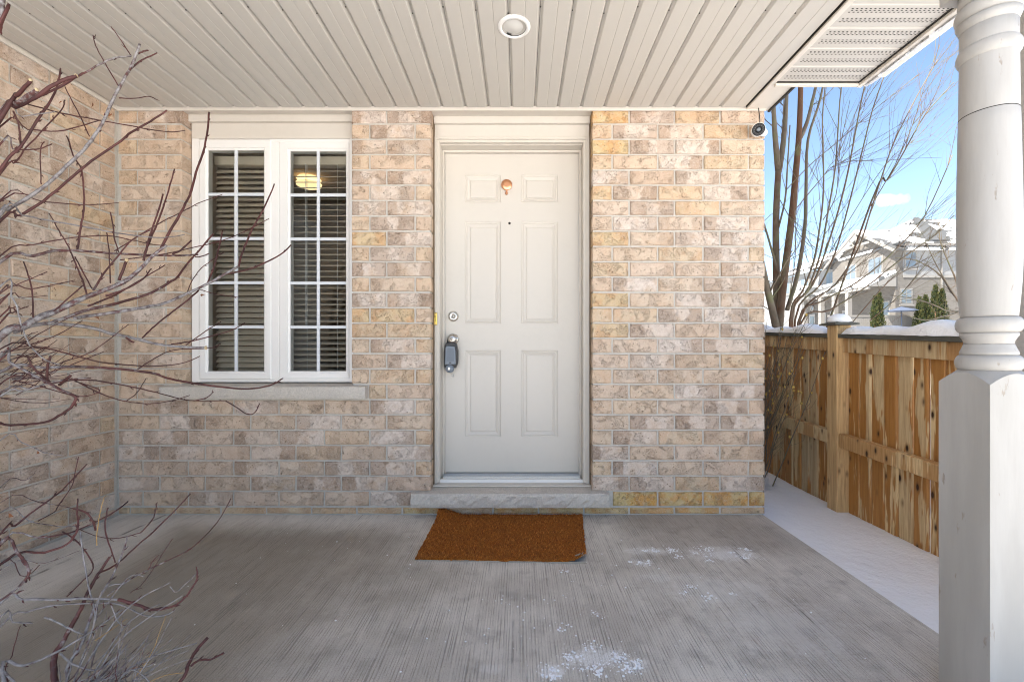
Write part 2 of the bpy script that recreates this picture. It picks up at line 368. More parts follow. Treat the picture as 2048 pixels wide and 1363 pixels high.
# cedar: weathered tan with wet orange-brown runs, knots
def cedar(name, wet=0.5):
    t = NT(name); oi = t.n('ShaderNodeObjectInfo'); co = t.coord('Object')
    v = t.vadd(co, t.vmul(oi.outputs['Random'], (31.0, 17.0, 43.0)))
    grain = t.noise(t.vmul(v, (30, 30, 1.3)), 3.2, 4, 0.62, 0.7); fineg = t.noise(t.vmul(v, (90, 90, 2.0)), 3, 3, 0.6)
    tone = t.math('FRACT', t.math('MULTIPLY', oi.outputs['Random'], 9.13))
    c = t.mix(tone, (0.52, 0.395, 0.235), (0.82, 0.60, 0.32))
    c = t.mix(t.rng(grain, 0.35, 0.7, 0, 0.7), c, (0.40, 0.235, 0.11)); c = t.mix(t.rng(fineg, 0.5, 0.75, 0, 0.3), c, (0.28, 0.17, 0.09))
    z = t.sep(co)[2]
    edge = t.noise(t.vmul(v, (8, 8, 0.8)), 1.5, 3, 0.5)
    edge2 = t.noise(t.vmul(v, (50, 50, 4)), 1.6, 2, 0.6)
    wv = t.math('ADD', edge, t.math('MULTIPLY', t.math('SUBTRACT', edge2, 0.5), 0.25))
    wetm = t.rng(t.math('ADD', wv, t.math('MULTIPLY', t.math('SUBTRACT', tone, 0.5), 0.16)), 0.485, 0.515)
    wetm = t.math('MULTIPLY', wetm, wet)
    c = t.mix(wetm, c, t.mix(grain, (0.53, 0.225, 0.045), (0.26, 0.095, 0.018)))
    kn = t.voro(t.vmul(v, (8, 8, 3.6)), 2.2); kn2 = t.rng(kn, 0.19, 0.08)
    kring = t.math('MULTIPLY', t.rng(kn, 0.30, 0.15), 0.5)
    c = t.mix(kring, c, (0.20, 0.10, 0.04)); c = t.mix(kn2, c, (0.045, 0.022, 0.012))
    t.bump(t.math('ADD', grain, t.math('MULTIPLY', fineg, 0.5)), 0.45, 0.004)
    return t.set(c, t.rng(wetm, 0, 1, 0.8, 0.5), 0, 0.3)
M['cedar'] = cedar('cedar_board', 0.9); M['cedar2'] = cedar('cedar_rail', 0.6); M['cedar3'] = cedar('cedar_post', 0.35)
M['capwood'] = paint('weathered_cap', (0.10, 0.095, 0.075), 0.8, 0.2, 6)

# doormat: coarse coir pile
t = NT('coir_fibre'); p = t.pos(); n1 = t.noise(p, 240, 3, 0.7); n2 = t.noise(p, 22, 4, 0.6); n3 = t.voro(p, 230)
c = t.mix(t.rng(n1, 0.35, 0.7), (0.28, 0.075, 0.014), (0.76, 0.26, 0.048)); c = t.mix(t.rng(n2, 0.45, 0.7, 0, 0.4), c, (0.24, 0.10, 0.028))
t.bump(t.math('ADD', n1, n3), 1.0, 0.01); M['coir'] = t.set(c, 0.95, 0, 0.1)
t = NT('coir_strand'); oi = t.n('ShaderNodeAttribute'); oi.attribute_name = 'grey'
M['coir2'] = t.set(t.mix(oi.outputs['Fac'], (0.16, 0.035, 0.006), (0.95, 0.37, 0.085)), 0.8, 0, 0.2)
M['backing'] = paint('mat_backing', (0.42, 0.36, 0.28), 0.9, 0.2, 30)

# bark of the near shrubs: attribute grey = old silvery wood, else red-brown
t = NT('shrub_bark'); at = t.n('ShaderNodeAttribute'); at.attribute_name = 'grey'; p = t.pos()
n1 = t.noise(p, 55, 4, 0.65); n2 = t.noise(p, 320, 2); n3 = t.noise(p, 14, 3)
gf = t.rng(t.math('ADD', t.math('MULTIPLY', at.outputs['Fac'], 0.74), t.math('MULTIPLY', t.math('SUBTRACT', n1, 0.5), 1.1)), 0.36, 0.64)
red = t.mix(t.rng(n3, 0.3, 0.7), (0.045, 0.015, 0.014), (0.115, 0.038, 0.033))
gry = t.mix(t.rng(n1, 0.3, 0.7), (0.13, 0.115, 0.112), (0.30, 0.275, 0.268))
c = t.mix(gf, red, gry); c = t.mix(t.rng(n2, 0.58, 0.7, 0, 0.5), c, (0.06, 0.045, 0.045))
t.bump(n1, 0.4, 0.003); M['bark'] = t.set(c, 0.6, 0, 0.35)
M['cutwood'] = paint('cut_wood', (0.55, 0.42, 0.25), 0.8, 0.1, 20)
M['straw'] = paint('dry_grass', (0.42, 0.25, 0.09), 0.7, 0.1, 20)
M['leaf'] = paint('dry_leaf', (0.26, 0.10, 0.04), 0.7, 0.1, 20)
t = NT('tree_bark'); at = t.n('ShaderNodeAttribute'); at.attribute_name = 'grey'; p = t.pos()
n1 = t.noise(t.vmul(p, (1, 1, 0.4)), 26, 5, 0.7); n2 = t.noise(p, 6, 3)
red = t.mix(n1, (0.07, 0.035, 0.02), (0.15, 0.08, 0.05)); gry = t.mix(n1, (0.10, 0.082, 0.06), (0.20, 0.165, 0.125))
c = t.mix(t.rng(t.math('ADD', at.outputs['Fac'], t.math('MULTIPLY', t.math('SUBTRACT', n2, 0.5), 0.8)), 0.3, 0.7), red, gry)
c = t.mix(t.math('MULTIPLY', t.rng(n2, 0.5, 0.68), 0.45), c, (0.13, 0.15, 0.06))
t.bump(n1, 0.6, 0.01); M['treebark'] = t.set(c, 0.85, 0, 0.2)
M['capsule'] = paint('seed_capsule', (0.52, 0.34, 0.09), 0.7, 0.2, 30)

# far houses
def brickfar(name, c1, c2, mort):
    t = NT(name); co = t.pos(); s_ = t.sep(co)
    cb = t.n('ShaderNodeCombineXYZ'); t.put(cb.inputs[0], t.math('ADD', s_[0], s_[1])); t.put(cb.inputs[1], s_[2])
    bt = t.n('ShaderNodeTexBrick'); t.put(bt.inputs['Vector'], cb.outputs[0]); t.put(bt.inputs['Color1'], c1); t.put(bt.inputs['Color2'], c2); t.put(bt.inputs['Mortar'], mort)
    bt.inputs['Scale'].default_value = 1.0; bt.inputs['Brick Width'].default_value = 0.27; bt.inputs['Row Height'].default_value = 0.09; bt.inputs['Mortar Size'].default_value = 0.010
    n = t.noise(co, 1.1, 4)
    return t.set(t.mix(t.rng(n, 0.3, 0.7, 0, 0.3), bt.outputs[0], tuple(k * 0.7 for k in c1)), 0.9, 0, 0.2)
M['farbrick'] = brickfar('far_brick', (0.115, 0.108, 0.10), (0.085, 0.079, 0.073), (0.12, 0.116, 0.112))
M['farbrick2'] = brickfar('own_brick', (0.47, 0.35, 0.24), (0.34, 0.25, 0.19), (0.38, 0.35, 0.32))
def siding(name, col, axis):
    t = NT(name); s_ = t.sep(t.pos())[axis]
    f = t.math('FRACT', t.math('MULTIPLY', s_, 5.0)); g = t.rng(f, 0.0, 0.12, 1, 0)
    return t.set(t.mix(t.math('MULTIPLY', g, 0.45), col, tuple(k * 0.6 for k in col)), 0.6, 0, 0.3)
M['siding'] = siding('vertical_siding', (0.165, 0.17, 0.175), 0)
M['fartrim'] = paint('far_trim', (0.16, 0.155, 0.148), 0.6, 0.1, 1)
M['farglass'] = paint('far_window_pane', (0.10, 0.125, 0.15), 0.12, 0.05, 1, None, 0, 0.8)
M['fardoor'] = paint('far_door', (0.18, 0.178, 0.175), 0.5, 0.05, 1)
t = NT('snowy_shingles'); p = t.pos(); n1 = t.noise(p, 0.42, 4, 0.55, 0.4); n2 = t.noise(p, 6, 3)
m_ = t.rng(t.math('ADD', n1, t.math('MULTIPLY', n2, 0.06)), 0.545, 0.565)
M['roof'] = t.set(t.mix(m_, (0.84, 0.85, 0.87), t.mix(n2, (0.055, 0.06, 0.065), (0.09, 0.095, 0.10))), 0.8, 0, 0.2)
M['shingle'] = paint('bare_shingles', (0.07, 0.075, 0.08), 0.85, 0.3, 4)
M['navy'] = paint('navy_canvas', (0.055, 0.075, 0.12), 0.8, 0.1, 3)
t = NT('cedar_foliage'); oi = t.n('ShaderNodeAttribute'); oi.attribute_name = 'grey'
M['ever'] = t.set(t.mix(oi.outputs['Fac'], (0.012, 0.024, 0.008), (0.065, 0.06, 0.018)), 0.8, 0, 0.2)

# ================================================================== THE SETTING
D = 2.588                                   # front face of the brick front wall
XL, XR = -2.368, 1.441                      # side wall face, right corner of the front wall
ZC = 2.388                                  # porch ceiling
PITCH = 0.0901                              # one brick course

# snow-covered ground, one sheet, rising towards the far houses
def ground_h(x_, y_):
    s = min(max((math.hypot(x_, y_) - 5.5) / 20.0, 0), 1) if x_ > 2 and y_ > -5 else 0.0
    s = s * s * (3 - 2 * s)
    k = min(max((x_ - 2.0) / 6.0, 0), 1) * min(max((y_ + 5) / 8.0, 0), 1)
    h = -0.045 + 2.0 * s * k + 0.012 * math.sin(x_ * 2.3 + y_ * 1.7) * math.sin(y_ * 3.1 - x_)
    if 1.4 < x_ < 2.1 and 0 < y_ < 6:      # blown up a little against the fence
        h += 0.03 * max(0, (x_ - 1.75) / 0.3) * (0.5 + 0.5 * math.sin(y_ * 4.0))
    return h
def axis(lo, hi, n0, n1, fine, step):
    a = []; x_ = lo
    while x_ < n0: a.append(x_); x_ += max(step, (n0 - x_) * 0.22)
    x_ = n0
    while x_ < n1: a.append(x_); x_ += fine
    x_ = n1
    while x_ < hi: a.append(x_); x_ += max(step, (x_ - n1) * 0.22 + step)
    a.append(hi); return a
gx = axis(-400, 400, 1.0, 3.4, 0.10, 0.8); gy = axis(-400, 500, 0.5, 6.0, 0.16, 0.8)
mb = MB(); nx, ny = len(gx), len(gy)
mb.add([(a, b, ground_h(a, b)) for b in gy for a in gx], [(j * nx + i, j * nx + i + 1, (j + 1) * nx + i + 1, (j + 1) * nx + i) for j in range(ny - 1) for i in range(nx - 1)], True)
tag(mb.build('snow_ground', M['snow']), 'white snow covering the ground beside the porch', None, None, 'structure')

# porch slab
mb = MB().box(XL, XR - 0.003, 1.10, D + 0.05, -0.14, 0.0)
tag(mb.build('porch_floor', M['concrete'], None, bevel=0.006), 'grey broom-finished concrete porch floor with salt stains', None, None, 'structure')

# ------------------------------------------------------------------ the house
house = empty('brick_house', (0, D, 0), 'tan mottled brick house front with beige door, white window and soffit ceiling', 'house')

# mortar backing with the openings left out; bricks are set proud of it
WX0, WX1, WZ0, WZ1 = -1.994, -0.991, 0.766, 2.252     # window opening
DX0, DX1, DZ0 = -0.524, 0.426, 0.150                  # door opening
REC = 0.0095
mb = MB(); y0, y1 = D + REC, D + 0.095; e = 0.006
mb.box(XL - 0.02, WX0 - e, y0, y1, -0.05, ZC + 0.05); mb.box(WX0 - e, WX1 + e, y0, y1, -0.05, WZ0 - 0.01)
mb.box(WX1 + e, DX0 - e, y0, y1, -0.05, ZC + 0.05); mb.box(DX0 - e, DX1 + e, y0, y1, -0.05, DZ0 - 0.01)
mb.box(DX1 + e, XR - 0.006, y0, y1, -0.05, ZC + 0.05)
wall_f = mb.build('front_wall', M['mortar'], house)
mb = MB(); mb.box(XL - 0.095, XL - REC, 0.2, D - 0.002 + REC, -0.05, ZC + 0.05)
wall_s = mb.build('side_wall', M['mortar'], house)

rb = random.Random(11)
def brick_mesh(L, H, depth=0.088, seed=0):
    r = random.Random(seed); nx_ = max(1, round(L / 0.045)); nz_ = 2 if H > 0.05 else 1
    j = 0.0013; ins = 0.004
    b = MB(); g = {}
    for jz in range(nz_ + 1):
        for ix in range(nx_ + 1):
            xx = -L / 2 + ins + (L - 2 * ins) * ix / nx_; zz = -H / 2 + ins + (H - 2 * ins) * jz / nz_
            edge = ix in (0, nx_) or jz in (0, nz_)
            b.v.append((xx + r.uniform(-j, j), r.uniform(-0.0012, 0.0016) + (0.001 if edge else 0), zz + r.uniform(-j, j))); g[ix, jz] = len(b.v) - 1
    for jz in range(nz_):
        for ix in range(nx_):
            b.f.append((g[ix, jz], g[ix + 1, jz], g[ix + 1, jz + 1], g[ix, jz + 1]))
    loop = [(i, 0) for i in range(nx_)] + [(nx_, k) for k in range(nz_)] + [(i, nz_) for i in range(nx_, 0, -1)] + [(0, k) for k in range(nz_, 0, -1)]
    ring = []
    for (ix, jz) in loop:
        xx = -L / 2 + L * ix / nx_; zz = -H / 2 + H * jz / nz_
        b.v.append((xx + r.uniform(-j, j), 0.005 + r.uniform(0, 0.002), zz + r.uniform(-j, j))); ring.append(len(b.v) - 1)
    back = []
    for k in ring:
        p = b.v[k]; b.v.append((p[0], depth, p[2])); back.append(len(b.v) - 1)
    n = len(loop)
    for i in range(n):
        a, c_ = g[loop[i]], g[loop[(i + 1) % n]]
        b.f.append((a, ring[i], ring[(i + 1) % n], c_)); b.f.append((ring[i], back[i], back[(i + 1) % n], ring[(i + 1) % n]))
    b.f.append(tuple(reversed(back)))
    b.sm = [False] * len(b.f); b.attr = [0] * len(b.v)
    return b.mesh('brick', M['brick'])
_bm = {}
def brick_for(L, H):
    key = (round(L, 3), round(H, 3), rb.randrange(5))
    if key not in _bm: _bm[key] = brick_mesh(L, H, seed=hash(key) & 0xffff)
    return _bm[key]
def put_brick(parent, cx_, cy_, cz_, L, H, rot=0.0, tone=None):
    o = bpy.data.objects.new('brick', brick_for(L, H)); COL.objects.link(o)
    o.location = (cx_, cy_, cz_); o.rotation_euler = (rb.uniform(-.004, .004), rb.uniform(-.005, .005), rot + rb.uniform(-.006, .006))
    adopt(o, parent)
    mott = rb.random() < 0.52
    if L < 0.13:
        col = [0.1, 0.0, 0.3 * (rb.random() < .3), rb.choice([0.0, .08, .18])]
    elif mott:
        k = rb.random(); col = [rb.uniform(.6, 1.0), (k < .72) * rb.uniform(.6, 1), (k > .45) * rb.uniform(.5, 1), 0.0]
    else:
        col = [rb.uniform(0, .35), (rb.random() < .22) * .5, (rb.random() < .18) * .5, (rb.random() < .1) * .25]
    if tone: col = tone
    o.color = col
    return o
def course_pieces(x0, x1, k, anchor):
    """joints of course k measured from the right end (anchor)"""
    UNIT = 0.2675; xs = []; j = anchor - (0.0 if k % 2 == 0 else 0.0995)
    if k % 2: xs.append(anchor)
    while j > x0 - UNIT: xs.append(j); j -= UNIT
    xs = sorted(xs); out = []
    for a, b in zip(xs[:-1], xs[1:]):
        a2, b2 = max(a, x0), min(b - 0.0105, x1)
        if a <= x0: a2 = x0
        if b2 - a2 > 0.03: out.append((a2, b2))
    return out
for k in range(27):
    zt = ZC - k * PITCH; H = 0.0800; zc = zt - H / 2 - 0.001
    if k == 26: H = 0.034; zc = 0.0085 + H / 2
    spans = []
    if k <= 17: spans += [(XL, WX0, WX0), (WX1, DX0, DX0)]
    elif k == 18: spans += [(XL, -2.10, WX0), (-0.888, DX0, DX0)]
    elif k <= 24: spans += [(XL, DX0, DX0)]
    elif k == 25: spans += [(XL, -0.640, DX0)]
    else: spans += [(XL, XR, XR)]
    if k <= 24: spans.append((DX1, XR, XR))
    elif k == 25: spans.append((0.527, XR, XR))
    for (a, b, anc) in spans:
        for (p, q) in course_pieces(a, b, k, anc + 0.0105):
            if p - a < 0.005: p = a + (0.004 if a == XL else 0.0)
            tone = None
            if a >= DX1 - 0.01 or k == 26:
                xm = (p + q) / 2
                if k == 25 and xm > 0.5: tone = [0.05, 0, 0.2 * (xm > 1.2), rb.uniform(.85, 1.0)]
                elif k == 26: tone = [0.1, 0, 0, (0.75 if -0.6 < xm < 1.1 and rb.random() < .7 else 0.28)]
                elif xm < 0.62 and k in (0, 2, 5, 8, 12, 14) : tone = [0.1, .15, .2, rb.uniform(.4, .65)]
            elif a > -1.1 and k in (8, 13, 19) and p < -0.85: tone = [0.1, 0, 0, .5]
            put_brick(wall_f, (p + q) / 2, D + rb.uniform(-0.0012, 0.0012), zc, q - p, H, 0, tone)
# side wall, running towards the viewer
for k in range(27):
    zt = ZC - k * PITCH; H = 0.0800; zc = zt - H / 2 - 0.001
    if k == 26: H = 0.034; zc = 0.0085 + H / 2
    y = D - 0.012 - (0.0 if k % 2 else 0.094)
    if k % 2 == 0: put_brick(wall_s, XL + rb.uniform(-.001, .001), D - 0.012 - 0.0435, zc, 0.083, H, R(90))
    while y > 1.15:
        put_brick(wall_s, XL + rb.uniform(-.0012, .0012), y - 0.1285, zc, 0.257, H, R(90)); y -= 0.2675

# window sill and door step stone, rough fronts
def rough_block(name, x0, x1, y0, y1, z0, z1, amp, mat, parent, seed, slope=0.0):
    r = random.Random(seed); n = int((x1 - x0) / 0.028); m = 5; b = MB(); g = {}
    prof = [(y0 + 0.004, z0), (y0, z0 + (z1 - z0) * .25), (y0 - .001, z0 + (z1 - z0) * .5), (y0, z0 + (z1 - z0) * .78), (y0 + 0.007, z1 - slope), (y1, z1)]
    for i in range(n + 1):
        for j_, (yy, zz) in enumerate(prof):
            a = amp if 0 < j_ < 5 else amp * .3
            if j_ == 5: a = 0
            b.v.append((x0 + (x1 - x0) * i / n + (r.uniform(-.3, .3) * a if 0 < i < n else 0), yy + r.uniform(-1, 1) * a, zz + (r.uniform(-.5, .5) * a if j_ < 5 else 0))); g[i, j_] = len(b.v) - 1
    for i in range(n):
        for j_ in range(5): b.f.append((g[i, j_], g[i + 1, j_], g[i + 1, j_ + 1], g[i, j_ + 1]))
    k0 = len(b.v)
    b.v += [(x0, y1, z0), (x1, y1, z0)]
    b.f.append(tuple(reversed([g[0, j_] for j_ in range(6)] + [k0]))); b.f.append(tuple([g[n, j_] for j_ in range(6)] + [k0 + 1]))
    b.f.append(tuple([k0] + [k0 + 1] + [g[i, 0] for i in range(n, -1, -1)]))
    b.f.append((g[0, 5], g[n, 5], k0 + 1, k0))
    b.sm = [False] * len(b.f); b.attr = [0] * len(b.v)
    return b.build(name, mat, parent)

# ---------------- window
WY = D + 0.078
win = MB(); fx0, fx1, fz0, fz1 = WX0 + 0.004, WX1 - 0.004, WZ0 + 0.010, WZ1
win.box(fx0, fx0 + 0.045, WY, WY + 0.10, fz0, fz1); win.box(fx1 - 0.040, fx1, WY, WY + 0.10, fz0, fz1)
win.box(fx0 + 0.045, fx1 - 0.040, WY, WY + 0.10, fz1 - 0.022, fz1 - 0.001); win.box(fx0 + 0.045, fx1 - 0.040, WY, WY + 0.10, fz0 + 0.001, fz0 + 0.026)
xm0, xm1 = (543 - CX) * WY / F, (557 - CX) * WY / F
win.box(xm0, xm1, WY + 0.002, WY + 0.10, fz0 + 0.026, fz1 - 0.022)
window = win.build('window', M['vinyl'], house, bevel=0.003, label='white double casement window with grilles and venetian blinds behind')
def sash(gx0, gx1, gz0, gz1, ox0, ox1, oz0, oz1, ys):
    b = MB(); d = 0.05
    # mitred rails: outer rectangle to inner rectangle with a stepped front
    def ring(o, y_o, i, y_i):
        vs_ = [(o[0], y_o, o[2]), (o[1], y_o, o[2]), (o[1], y_o, o[3]), (o[0], y_o, o[3]), (i[0], y_i, i[2]), (i[1], y_i, i[2]), (i[1], y_i, i[3]), (i[0], y_i, i[3])]
        b.add(vs_, [(k, (k + 1) % 4, (k + 1) % 4 + 4, k + 4) for k in range(4)])
    O = (ox0, ox1, oz0, oz1); I = (gx0, gx1, gz0, gz1)
    s1 = tuple(O[k] + (0.006 if k in (0, 2) else -0.006) for k in range(4))
    s2 = tuple(I[k] + (-0.012 if k in (0, 2) else 0.012) for k in range(4))
    ring(O, ys + d, O, ys + 0.006); ring(O, ys + 0.006, s1, ys); ring(s1, ys, s2, ys); ring(s2, ys, s2, ys + 0.004); ring(s2, ys + 0.004, I, ys + 0.010); ring(I, ys + 0.010, I, ys + d)
    o = b.build('sash', M['vinyl'], window)
    yg = ys + 0.018
    pane = MB().add([(gx0, yg, gz0), (gx1, yg, gz0), (gx1, yg, gz1), (gx0, yg, gz1)], [(0, 1, 2, 3)]).build('glass_pane', M['glass'], window)
    xm = (gx0 + gx1) / 2; ym = ys + 0.0095
    MB().box(xm - 0.0085, xm + 0.0085, ym, ym + 0.008, gz0, gz1).build('grille_bar', M['muntin'], window)
    for k in range(1, 5):
        zz = gz0 + (gz1 - gz0) * k / 5
        MB().box(gx0, gx1, ym - 0.0012, ym + 0.0068, zz - 0.0085, zz + 0.0085).build('grille_bar', M['muntin'], window)
sx = lambda px: (px - CX) * WY / F
sz = lambda py: CAMZ + (CY - py) * WY / F
sash(sx(415.5), sx(527.5), sz(742), sz(300), sx(399), sx(543.3), sz(758), sz(279.5), WY - 0.008)
sash(sx(578), sx(690.5), sz(742), sz(300), sx(556.5), sx(697), sz(758), sz(279.5), WY + 0.004)
rough_block('window_sill', -2.092, -0.898, D - 0.036, WY + 0.03, 0.690, 0.772, 0.0022, M['stone'], window, 3, 0.012)
# flat head panels over window and door, with the J channel under the ceiling
def head_panel(name, x0, x1, y_, z0, parent):
    b = MB(); b.box(x0, x1, y_, y_ + 0.03, z0, ZC + 0.01)
    b.box(x0, x1, y_ - 0.026, y_ - 0.002, ZC - 0.045, ZC + 0.01)
    return b.build(name, M['trim'], parent, bevel=0.002)
head_panel('head_panel', WX0 + 0.002, WX1 - 0.002, WY + 0.002, WZ1 + 0.001, house)
hp2 = head_panel('head_panel', DX0 + 0.003, DX1 - 0.003, D + 0.098, 2.2725, house)

# room behind the window
rm = MB()
rx0, rx1, ry0, ry1, rz0, rz1 = -3.6, -0.65, WY + 0.26, 6.2, 0.05, 2.62
rm.box(rx0, rx1, ry1, ry1 + 0.1, rz0, rz1); rm.box(rx0 - 0.1, rx0, ry0, ry1 + 0.1, rz0, rz1); rm.box(rx1, rx1 + 0.1, ry0, ry1 + 0.1, rz0, rz1)
rm.box(rx0 - .1, rx1 + .1, ry0 - .1, ry1 + .1, rz1, rz1 + 0.1)
rm.box(rx0 - .1, WX0 - 0.02, ry0 - 0.1, ry0, rz0, rz1); rm.box(WX1 + 0.02, rx1 + .1, ry0 - 0.1, ry0, rz0, rz1)
rm.box(WX0 - .02, WX1 + .02, ry0 - 0.1, ry0, rz0, fz0); rm.box(WX0 - .02, WX1 + .02, ry0 - 0.1, ry0, fz1, rz1)
rm.build('room_wall', M['roomwall'], house)
MB().box(rx0 - .1, rx1 + .1, ry0 - .1, ry1 + .1, rz0 - 0.1, rz0).build('room_floor', M['roomdark'], house)
# white reveal between window and room
rv = MB(); a0, a1 = WY + 0.101, ry0 - 0.101
rv.box(fx0 - 0.02, fx0, a0, a1, fz0 - .02, fz1 + .02); rv.box(fx1, fx1 + 0.02, a0, a1, fz0 - .02, fz1 + .02); rv.box(fx0, fx1, a0, a1, fz1, fz1 + .02); rv.box(fx0, fx1, a0, a1, fz0 - .02, fz0)
rv.build('window_reveal', M['vinyl'], window)

# ---------------- door
DY = 2.822
dx = lambda px: (px - CX) * DY / F
dz = lambda py: CAMZ + (CY - py) * DY / F
sx0, sx1, sz0, sz1 = -0.4815, 0.3770, 0.1885, 2.2290
panels = [(930, 1001.5, 350, 405), (1042.5, 1115.5, 349.5, 404.5), (930, 1001.5, 443.5, 647), (1042.5, 1115.5, 443.5, 647), (930, 1001.5, 700, 873), (1042.5, 1115.5, 700, 873)]
rects = [(dx(a), dx(b), dz(d_), dz(c_)) for a, b, c_, d_ in panels]
xs = sorted({sx0, sx1} | {r[0] for r in rects} | {r[1] for r in rects}); zs = sorted({sz0, sz1} | {r[2] for r in rects} | {r[3] for r in rects})
b = MB()
for i in range(len(xs) - 1):
    for j in range(len(zs) - 1):
        cxm, czm = (xs[i] + xs[i + 1]) / 2, (zs[j] + zs[j + 1]) / 2
        if any(r[0] < cxm < r[1] and r[2] < czm < r[3] for r in rects): continue
        b.add([(xs[i], DY, zs[j]), (xs[i + 1], DY, zs[j]), (xs[i + 1], DY, zs[j + 1]), (xs[i], DY, zs[j + 1])], [(0, 1, 2, 3)])
b.box(sx0, sx1, DY + 0.02, DY + 0.045, sz0, sz1)
b.add([(sx0, DY, sz0), (sx0, DY + .03, sz0), (sx0, DY + .03, sz1), (sx0, DY, sz1), (sx1, DY, sz0), (sx1, DY + .03, sz0), (sx1, DY + .03, sz1), (sx1, DY, sz1)], [(0, 1, 2, 3), (7, 6, 5, 4), (0, 4, 5, 1), (3, 2, 6, 7)])
door = b.build('front_door', M['door'], house, label='beige six-panel steel front door')
for (a0, a1, z0, z1) in rects:
    b = MB(); prev = None; lv = [(0, 0), (0.004, 0.0045), (0.010, 0.0065), (0.014, 0.0025), (0.0175, 0.0035), (0.032, 0.0095), (0.035, 0.0065), (0.042, 0.0055)]
    for ins, dp in lv:
        base_ = len(b.v); b.v += [(a0 + ins, DY + dp, z0 + ins), (a1 - ins, DY + dp, z0 + ins), (a1 - ins, DY + dp, z1 - ins), (a0 + ins, DY + dp, z1 - ins)]
        if prev is not None: b.f += [(prev + k, prev + (k + 1) % 4, base_ + (k + 1) % 4, base_ + k) for k in range(4)]
        prev = base_
    b.f.append((prev, prev + 1, prev + 2, prev + 3)); b.sm = [False] * len(b.f); b.attr = [0] * len(b.v)
    b.build('door_panel', M['door'], door)
# frame: brick mould, jambs with stops, head
fr = MB(); BY = D + 0.108; z_f = 0.158
fr.box(DX0 - .012, -0.4930, BY, BY + 0.03, z_f, 2.2715); fr.box(0.3880, DX1 + 0.012, BY, BY + 0.03, z_f, 2.2715)
fr.box(-0.4930, 0.3880, BY, BY + 0.03, 2.243, 2.2715)
fr.box(DX0 - .012, -0.5085, BY - 0.012, BY - 0.0005, z_f, 2.2720); fr.box(0.4035, DX1 + 0.012, BY - 0.012, BY - 0.0005, z_f, 2.2720); fr.box(-0.5085, 0.4035, BY - 0.012, BY - 0.0005, 2.2575, 2.2720)
fr.box(-0.535, -0.4935, BY + 0.031, DY + 0.06, z_f, 2.2555); fr.box(0.3885, 0.435, BY + 0.031, DY + 0.06, z_f, 2.2555); fr.box(-0.4935, 0.3885, BY + 0.031, DY + 0.06, 2.2395, 2.2555)
fr.box(-0.4930, -0.4812, DY - 0.03, DY - 0.003, z_f, 2.2390); fr.box(0.3768, 0.3880, DY - 0.03, DY - 0.003, z_f, 2.2390); fr.box(-0.4812, 0.3768, DY - 0.03, DY - 0.003, 2.2265, 2.2390)
frame = fr.build('door_frame', M['trim'], house, bevel=0.0018)
# weather strip and threshold
MB().box(-0.4811, -0.4785, DY - 0.012, DY - 0.0008, 0.2, 2.226).box(0.3740, 0.3767, DY - 0.012, DY - 0.0008, 0.2, 2.226).build('weather_strip', M['alu'], frame)
th = MB(); th.box(-0.4800, 0.3755, 2.742, DY + 0.05, 0.150, 0.1815)
for k in range(6): th.box(-0.4800, 0.3755, 2.752 + k * 0.0115, 2.758 + k * 0.0115, 0.1818, 0.1855)
th.build('threshold', M['alu'], frame, bevel=0.0012)
MB().box(-0.4925, 0.3875, 2.712, 2.7415, 0.150, 0.173).box(-0.43, -0.40, 2.7105, 2.7118, 0.158, 0.164).box(0.33, 0.36, 2.7105, 2.7118, 0.158, 0.164).build('sill_nosing', M['vinyl'], frame, bevel=0.002)
MB().box(-0.528, 0.430, 2.655, 2.7115, 0.146, 0.1555).build('sub_sill', M['trim'], frame, bevel=0.002)
rough_block('step_stone', -0.632, 0.518, D - 0.045, D + 0.10, 0.058, 0.1455, 0.0055, M['stone'], house, 9, 0.006)
# rust-brown caulk lines in the corners between brick and frame
MB().box(DX1 - 0.003, DX1 + 0.003, D + 0.06, BY - 0.001, 0.16, ZC - 0.03).box(DX0 - 0.003, DX0 + 0.003, D + 0.06, BY - 0.001, 0.16, ZC - 0.03).build('caulk_line', paint('brown_caulk', (0.16, 0.105, 0.06), 0.8, 0.2, 8), frame)
# hardware
kx, kz = dx(907), dz(678)
kn = MB().lathe([(0.034, 0), (0.034, -0.006), (0.030, -0.011), (0.014, -0.013), (0.012, -0.034), (0.019, -0.040), (0.0265, -0.052), (0.0275, -0.064), (0.024, -0.071), (0.012, -0.0735), (0.0075, -0.0735), (0.0065, -0.076), (0.001, -0.077)], 36, (kx, DY - 0.0005, kz), 'y').build('door_knob', M['nickel'], door)
db = MB().lathe([(0.0325, 0), (0.0325, -0.007), (0.028, -0.017), (0.024, -0.020), (0.0135, -0.0205), (0.0125, -0.019), (0.001, -0.019)], 36, (kx, DY - 0.0005, dz(632.5)), 'y').build('deadbolt', M['nickel'], door)
MB().lathe([(0.0085, -0.0195), (0.008, -0.0225), (0.001, -0.0225)], 20, (kx, DY - 0.0005, dz(632.5)), 'y').build('key_cylinder', M['alu'], door)
MB().box(kx - 0.001, kx + 0.001, DY - 0.0245, DY - 0.0235, dz(632.5) - 0.005, dz(632.5) + 0.004).build('keyhole', M['dark'], door)
MB().lathe([(0.0115, 0), (0.0115, -0.002), (0.0075, -0.003), (0.006, -0.001), (0.001, -0.001)], 20, (dx(906), DY - 0.0004, dz(750)), 'y').build('plugged_bore', M['alu'], door)
MB().lathe([(0.0078, 0), (0.0078, -0.003), (0.0045, -0.004), (0.004, -0.001), (0.001, -0.001)], 20, (dx(1019), DY - 0.0004, dz(446.5)), 'y').build('peephole', M['gap'], door)
kxx, kzz = dx(1013.5), dz(371)
